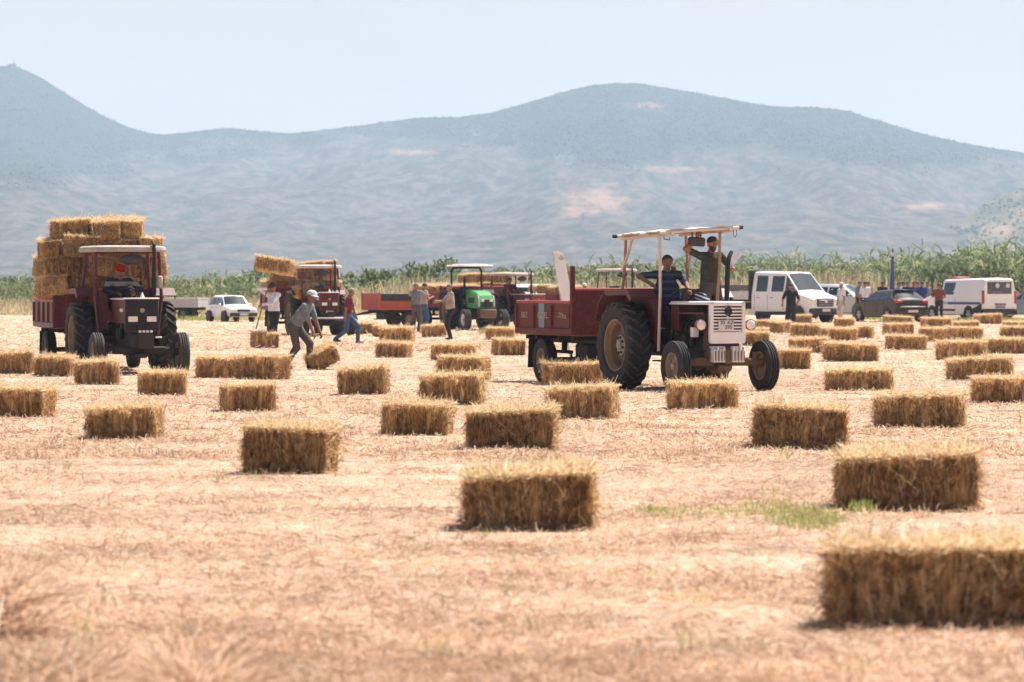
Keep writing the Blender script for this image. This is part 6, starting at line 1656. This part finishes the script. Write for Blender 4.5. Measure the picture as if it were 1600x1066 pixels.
bale((bp_[0], bp_[1], bp_[2]-0.04), (R(-10), R(9), R(-14)), 'hay bale raised high on the pitchfork', 'hay bales being lifted', (1.05, 1, 1.0))
b2 = pix(416, 462, 92.0)
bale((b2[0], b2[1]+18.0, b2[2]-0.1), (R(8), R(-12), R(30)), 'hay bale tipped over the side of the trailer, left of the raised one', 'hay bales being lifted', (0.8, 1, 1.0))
# bending man
ml = (*gp(466, 577), 0); mrz = head(72)
person('man in grey polo and white cap bending to grip a bale', ml, mrz, slate, greyp, pelvis=(-0.08, 0, 0.90), lean=38, headlean=12, headyaw=-30, hands={1: (0.48, 0.12, 0.58), -1: (0.44, -0.13, 0.55)}, feet={1: (0.20, 0.12, 0.09), -1: (-0.24, -0.13, 0.09)}, hat=whitecap, hair='grey', arms_hint={1: (-0.5, 0.4, -0.1), -1: (-0.5, -0.4, -0.1)}, vox=0.015, skin=SKIN2, sleeve=0.9)
bb = pix(509, 573, 66.0)
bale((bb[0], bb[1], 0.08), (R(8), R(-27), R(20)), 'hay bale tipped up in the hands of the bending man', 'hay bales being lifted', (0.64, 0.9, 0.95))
wl_ = (*gp(543, 537), 0)
person('man in maroon shirt, jeans and cap walking to the right', wl_, head(82), maroon, jeans, lean=6, pelvis=(0, 0, 0.88), hands={1: (0.22, 0.26, 0.80), -1: (-0.02, -0.26, 0.76)}, feet={1: (0.30, 0.08, 0.09), -1: (-0.36, -0.08, 0.14)}, hat=beigecap, headlean=16, vox=0.02, scale=0.96, skin=SKIN2)
bl = (*gp(704, 531), 0)
person('man in beige shirt pointing both arms to the left', bl, head(-78), beige, dark, hands={1: (0.46, 0.12, 1.18), -1: (0.42, -0.10, 1.22)}, hair='grey', vox=0.02, sleeve=0.7, headlean=6, arms_hint={1: (0, 0.6, -0.9), -1: (0, -0.6, -0.9)}, belly=0.04, scale=0.98)
g1 = (*gp(650, 520), 0)
person('man in grey vest seen from behind, hands raised to his face', g1, away(-20), slate, greyp, hands={1: (0.24, 0.10, 1.46), -1: (0.24, -0.14, 1.44)}, vox=0.024, hair='grey', sleeve=0.5, arms_hint={1: (0.1, 1, -0.6), -1: (0.1, -1, -0.6)})
g2 = (*gp(662, 518), 0)
person('man in pale shirt standing right behind the grey vest man', g2, away(-60), beige, jeans, hands={1: (0.26, 0.14, 1.30), -1: (0.24, -0.20, 1.25)}, vox=0.026, headlean=10)
PG = 'people standing among the parked vehicles'
kb = (*gp(1236, 519), 0)
person('man dressed in black walking towards the white truck', kb, away(8), dark, dark, hands={1: (0.22, 0.26, 1.02), -1: (0.22, -0.26, 1.0)}, feet={1: (0.16, 0.1, 0.09), -1: (-0.14, -0.1, 0.10)}, vox=0.022, group=PG, headlean=12)
kw = (*gp(1315, 505), 0)
person('man all in white with a white cap beside the truck front', kw, head(-60), white, cloth('cloth_cream', (0.55, 0.50, 0.46)), hat=whitecap, vox=0.026, group=PG, scale=1.02)
kr = ((1467-800)/FPX*147.0, 147.0, 0)
person('person in red-brown top and black trousers in front of the van', kr, away(-10), cloth('cloth_rust', (0.20, 0.06, 0.04)), dark, vox=0.026, group=PG, hands={1: (0.2, 0.15, 1.15), -1: (0.2, -0.15, 1.1)})
for (px, d, rz, sh, lab) in ((1343, 160.0, head(30), slate, 'man in grey behind the hatchback hood, left of the white shirt'), (1352, 158.0, away(10), white, 'dark haired man in white shirt behind the hatchback hood'),
        (1379, 161.0, away(-20), dark, 'man in dark clothes left of the blue flag'), (1405, 163.0, head(10), cloth('cloth_pale_blue', (0.35, 0.4, 0.5)), 'man in pale blue shirt just right of the blue flag'),
        (1418, 161.0, head(-20), navy, 'man in navy shirt, middle of the group by the flag'), (1428, 162.5, head(20), cloth('cloth_navy2', (0.03, 0.05, 0.14)), 'man in bright navy shirt, right of the middle one'), (1441, 159.0, away(20), cloth('cloth_royal', (0.03, 0.05, 0.20)), 'man in royal blue shirt next to the van mirror'),
        (1412, 166.0, away(15), white, 'man in white shirt at the back of the group by the flag'), (1434, 166.5, head(5), beige, 'man in beige shirt at the back of the group by the flag'), (1357, 163.0, head(-40), beige, 'man in beige shirt right behind the dark haired man in white'), (1449, 164.5, head(35), slate, 'man in slate shirt half hidden by the van cab')):
    person(lab, ((px-800)/FPX*d, d, 0.05), rz, sh, dark, vox=0.03, group=PG, scale=1.03)
person('man in navy shirt behind the empty trailer, past its corner post', ((913-800)/FPX*140.0, 140.0, 0), head(20), navy, dark, vox=0.03, group=PG, hat=whitecap)

# ================================================================ BANNERS
def banner(label, base, top, w, mats, curve, marks):
    """feather flag: pole and rippled panel with real thickness"""
    base, top = Vector(base), Vector(top)
    e = empty('banner', base, 0)
    ax = top-base; L = ax.length; a = ax.normalized(); sd2 = Vector((1, 0, 0)); sd2 = (sd2-a*sd2.dot(a)).normalized(); nn = a.cross(sd2)
    MB().tube([(0, 0, 0), a*L*0.6, a*L], [0.016, 0.013, 0.008], 8).obj('pole', paint('flag_pole', (0.5, 0.5, 0.5), 0.4), e)
    b = MB(); V = []; F = []; nv, nu = 24, 6
    for j in range(nv+1):
        t = j/nv
        ww = w*(min(1, (1-t)/0.08+0.25))**0.5*curve(t)
        for i in range(nu+1):
            q = i/nu; V.append(a*(L*(0.32+0.68*t))+sd2*(ww*q)+nn*(0.03*math.sin(q*4+t*7)))
    n = len(V)
    V2 = V+[v+nn*0.006 for v in V]
    def fid(j, i): return j*(nu+1)+i
    Mi = []
    for j in range(nv):
        for i in range(nu):
            f = [fid(j, i), fid(j, i+1), fid(j+1, i+1), fid(j+1, i)]
            mi = 1 if marks(j/nv) else 0
            F.append(f); Mi.append(mi); F.append([k+n for k in f[::-1]]); Mi.append(mi)
    for j in range(nv):
        for i0 in (0, nu): F.append([fid(j, i0), fid(j+1, i0), fid(j+1, i0)+n, fid(j, i0)+n]); Mi.append(0)
    for f, mi in zip(F, Mi): pass
    b.V = [tuple(v) for v in V2]; b.F = [tuple(f) for f in F]; b.M = Mi
    b.obj('panel', mats, e)
    MB().lathe([(0.18, 0), (0.18, 0.03), (0.03, 0.05), (0.02, 0.3)], (0, 0, 0), 'Z', 12).obj('base', m_dark, e)
    tag(e, label, 'banner', 'upright banners')
    return e, a, sd2, nn, L
fb_ = pix(893, 570, 69.5); ft_ = pix(864, 393, 69.5)
e, a, s2, nn, L = banner('white leaning feather banner behind the empty red trailer', (fb_[0], fb_[1], 0), ft_, 0.25, [paint('flag_white', (0.84, 0.83, 0.84), 0.8, dirt=0.1), paint('flag_blue_grey', (0.20, 0.27, 0.38), 0.8)], lambda t: 1.0-0.1*t, lambda t: t < 0.16)
MB().lathe([(0.05, 0), (0.05, -0.004), (0, -0.004)], a*L*0.93+s2*0.15-nn*0.03, 'Y', 14).obj('emblem', paint('print_grey', (0.5, 0.5, 0.54), 0.7), e)
fb_ = pix(1386, 497, 166.0); ft_ = pix(1394, 388, 166.0)
e, a, s2, nn, L = banner('tall dark blue feather flag standing behind the hatchback', (fb_[0], fb_[1], 0), ft_, 0.30, [paint('flag_blue', (0.04, 0.07, 0.26), 0.7), paint('flag_mark_white', (0.7, 0.7, 0.75), 0.7)], lambda t: 1.0-0.75*t, lambda t: 0.80 < t < 0.90)
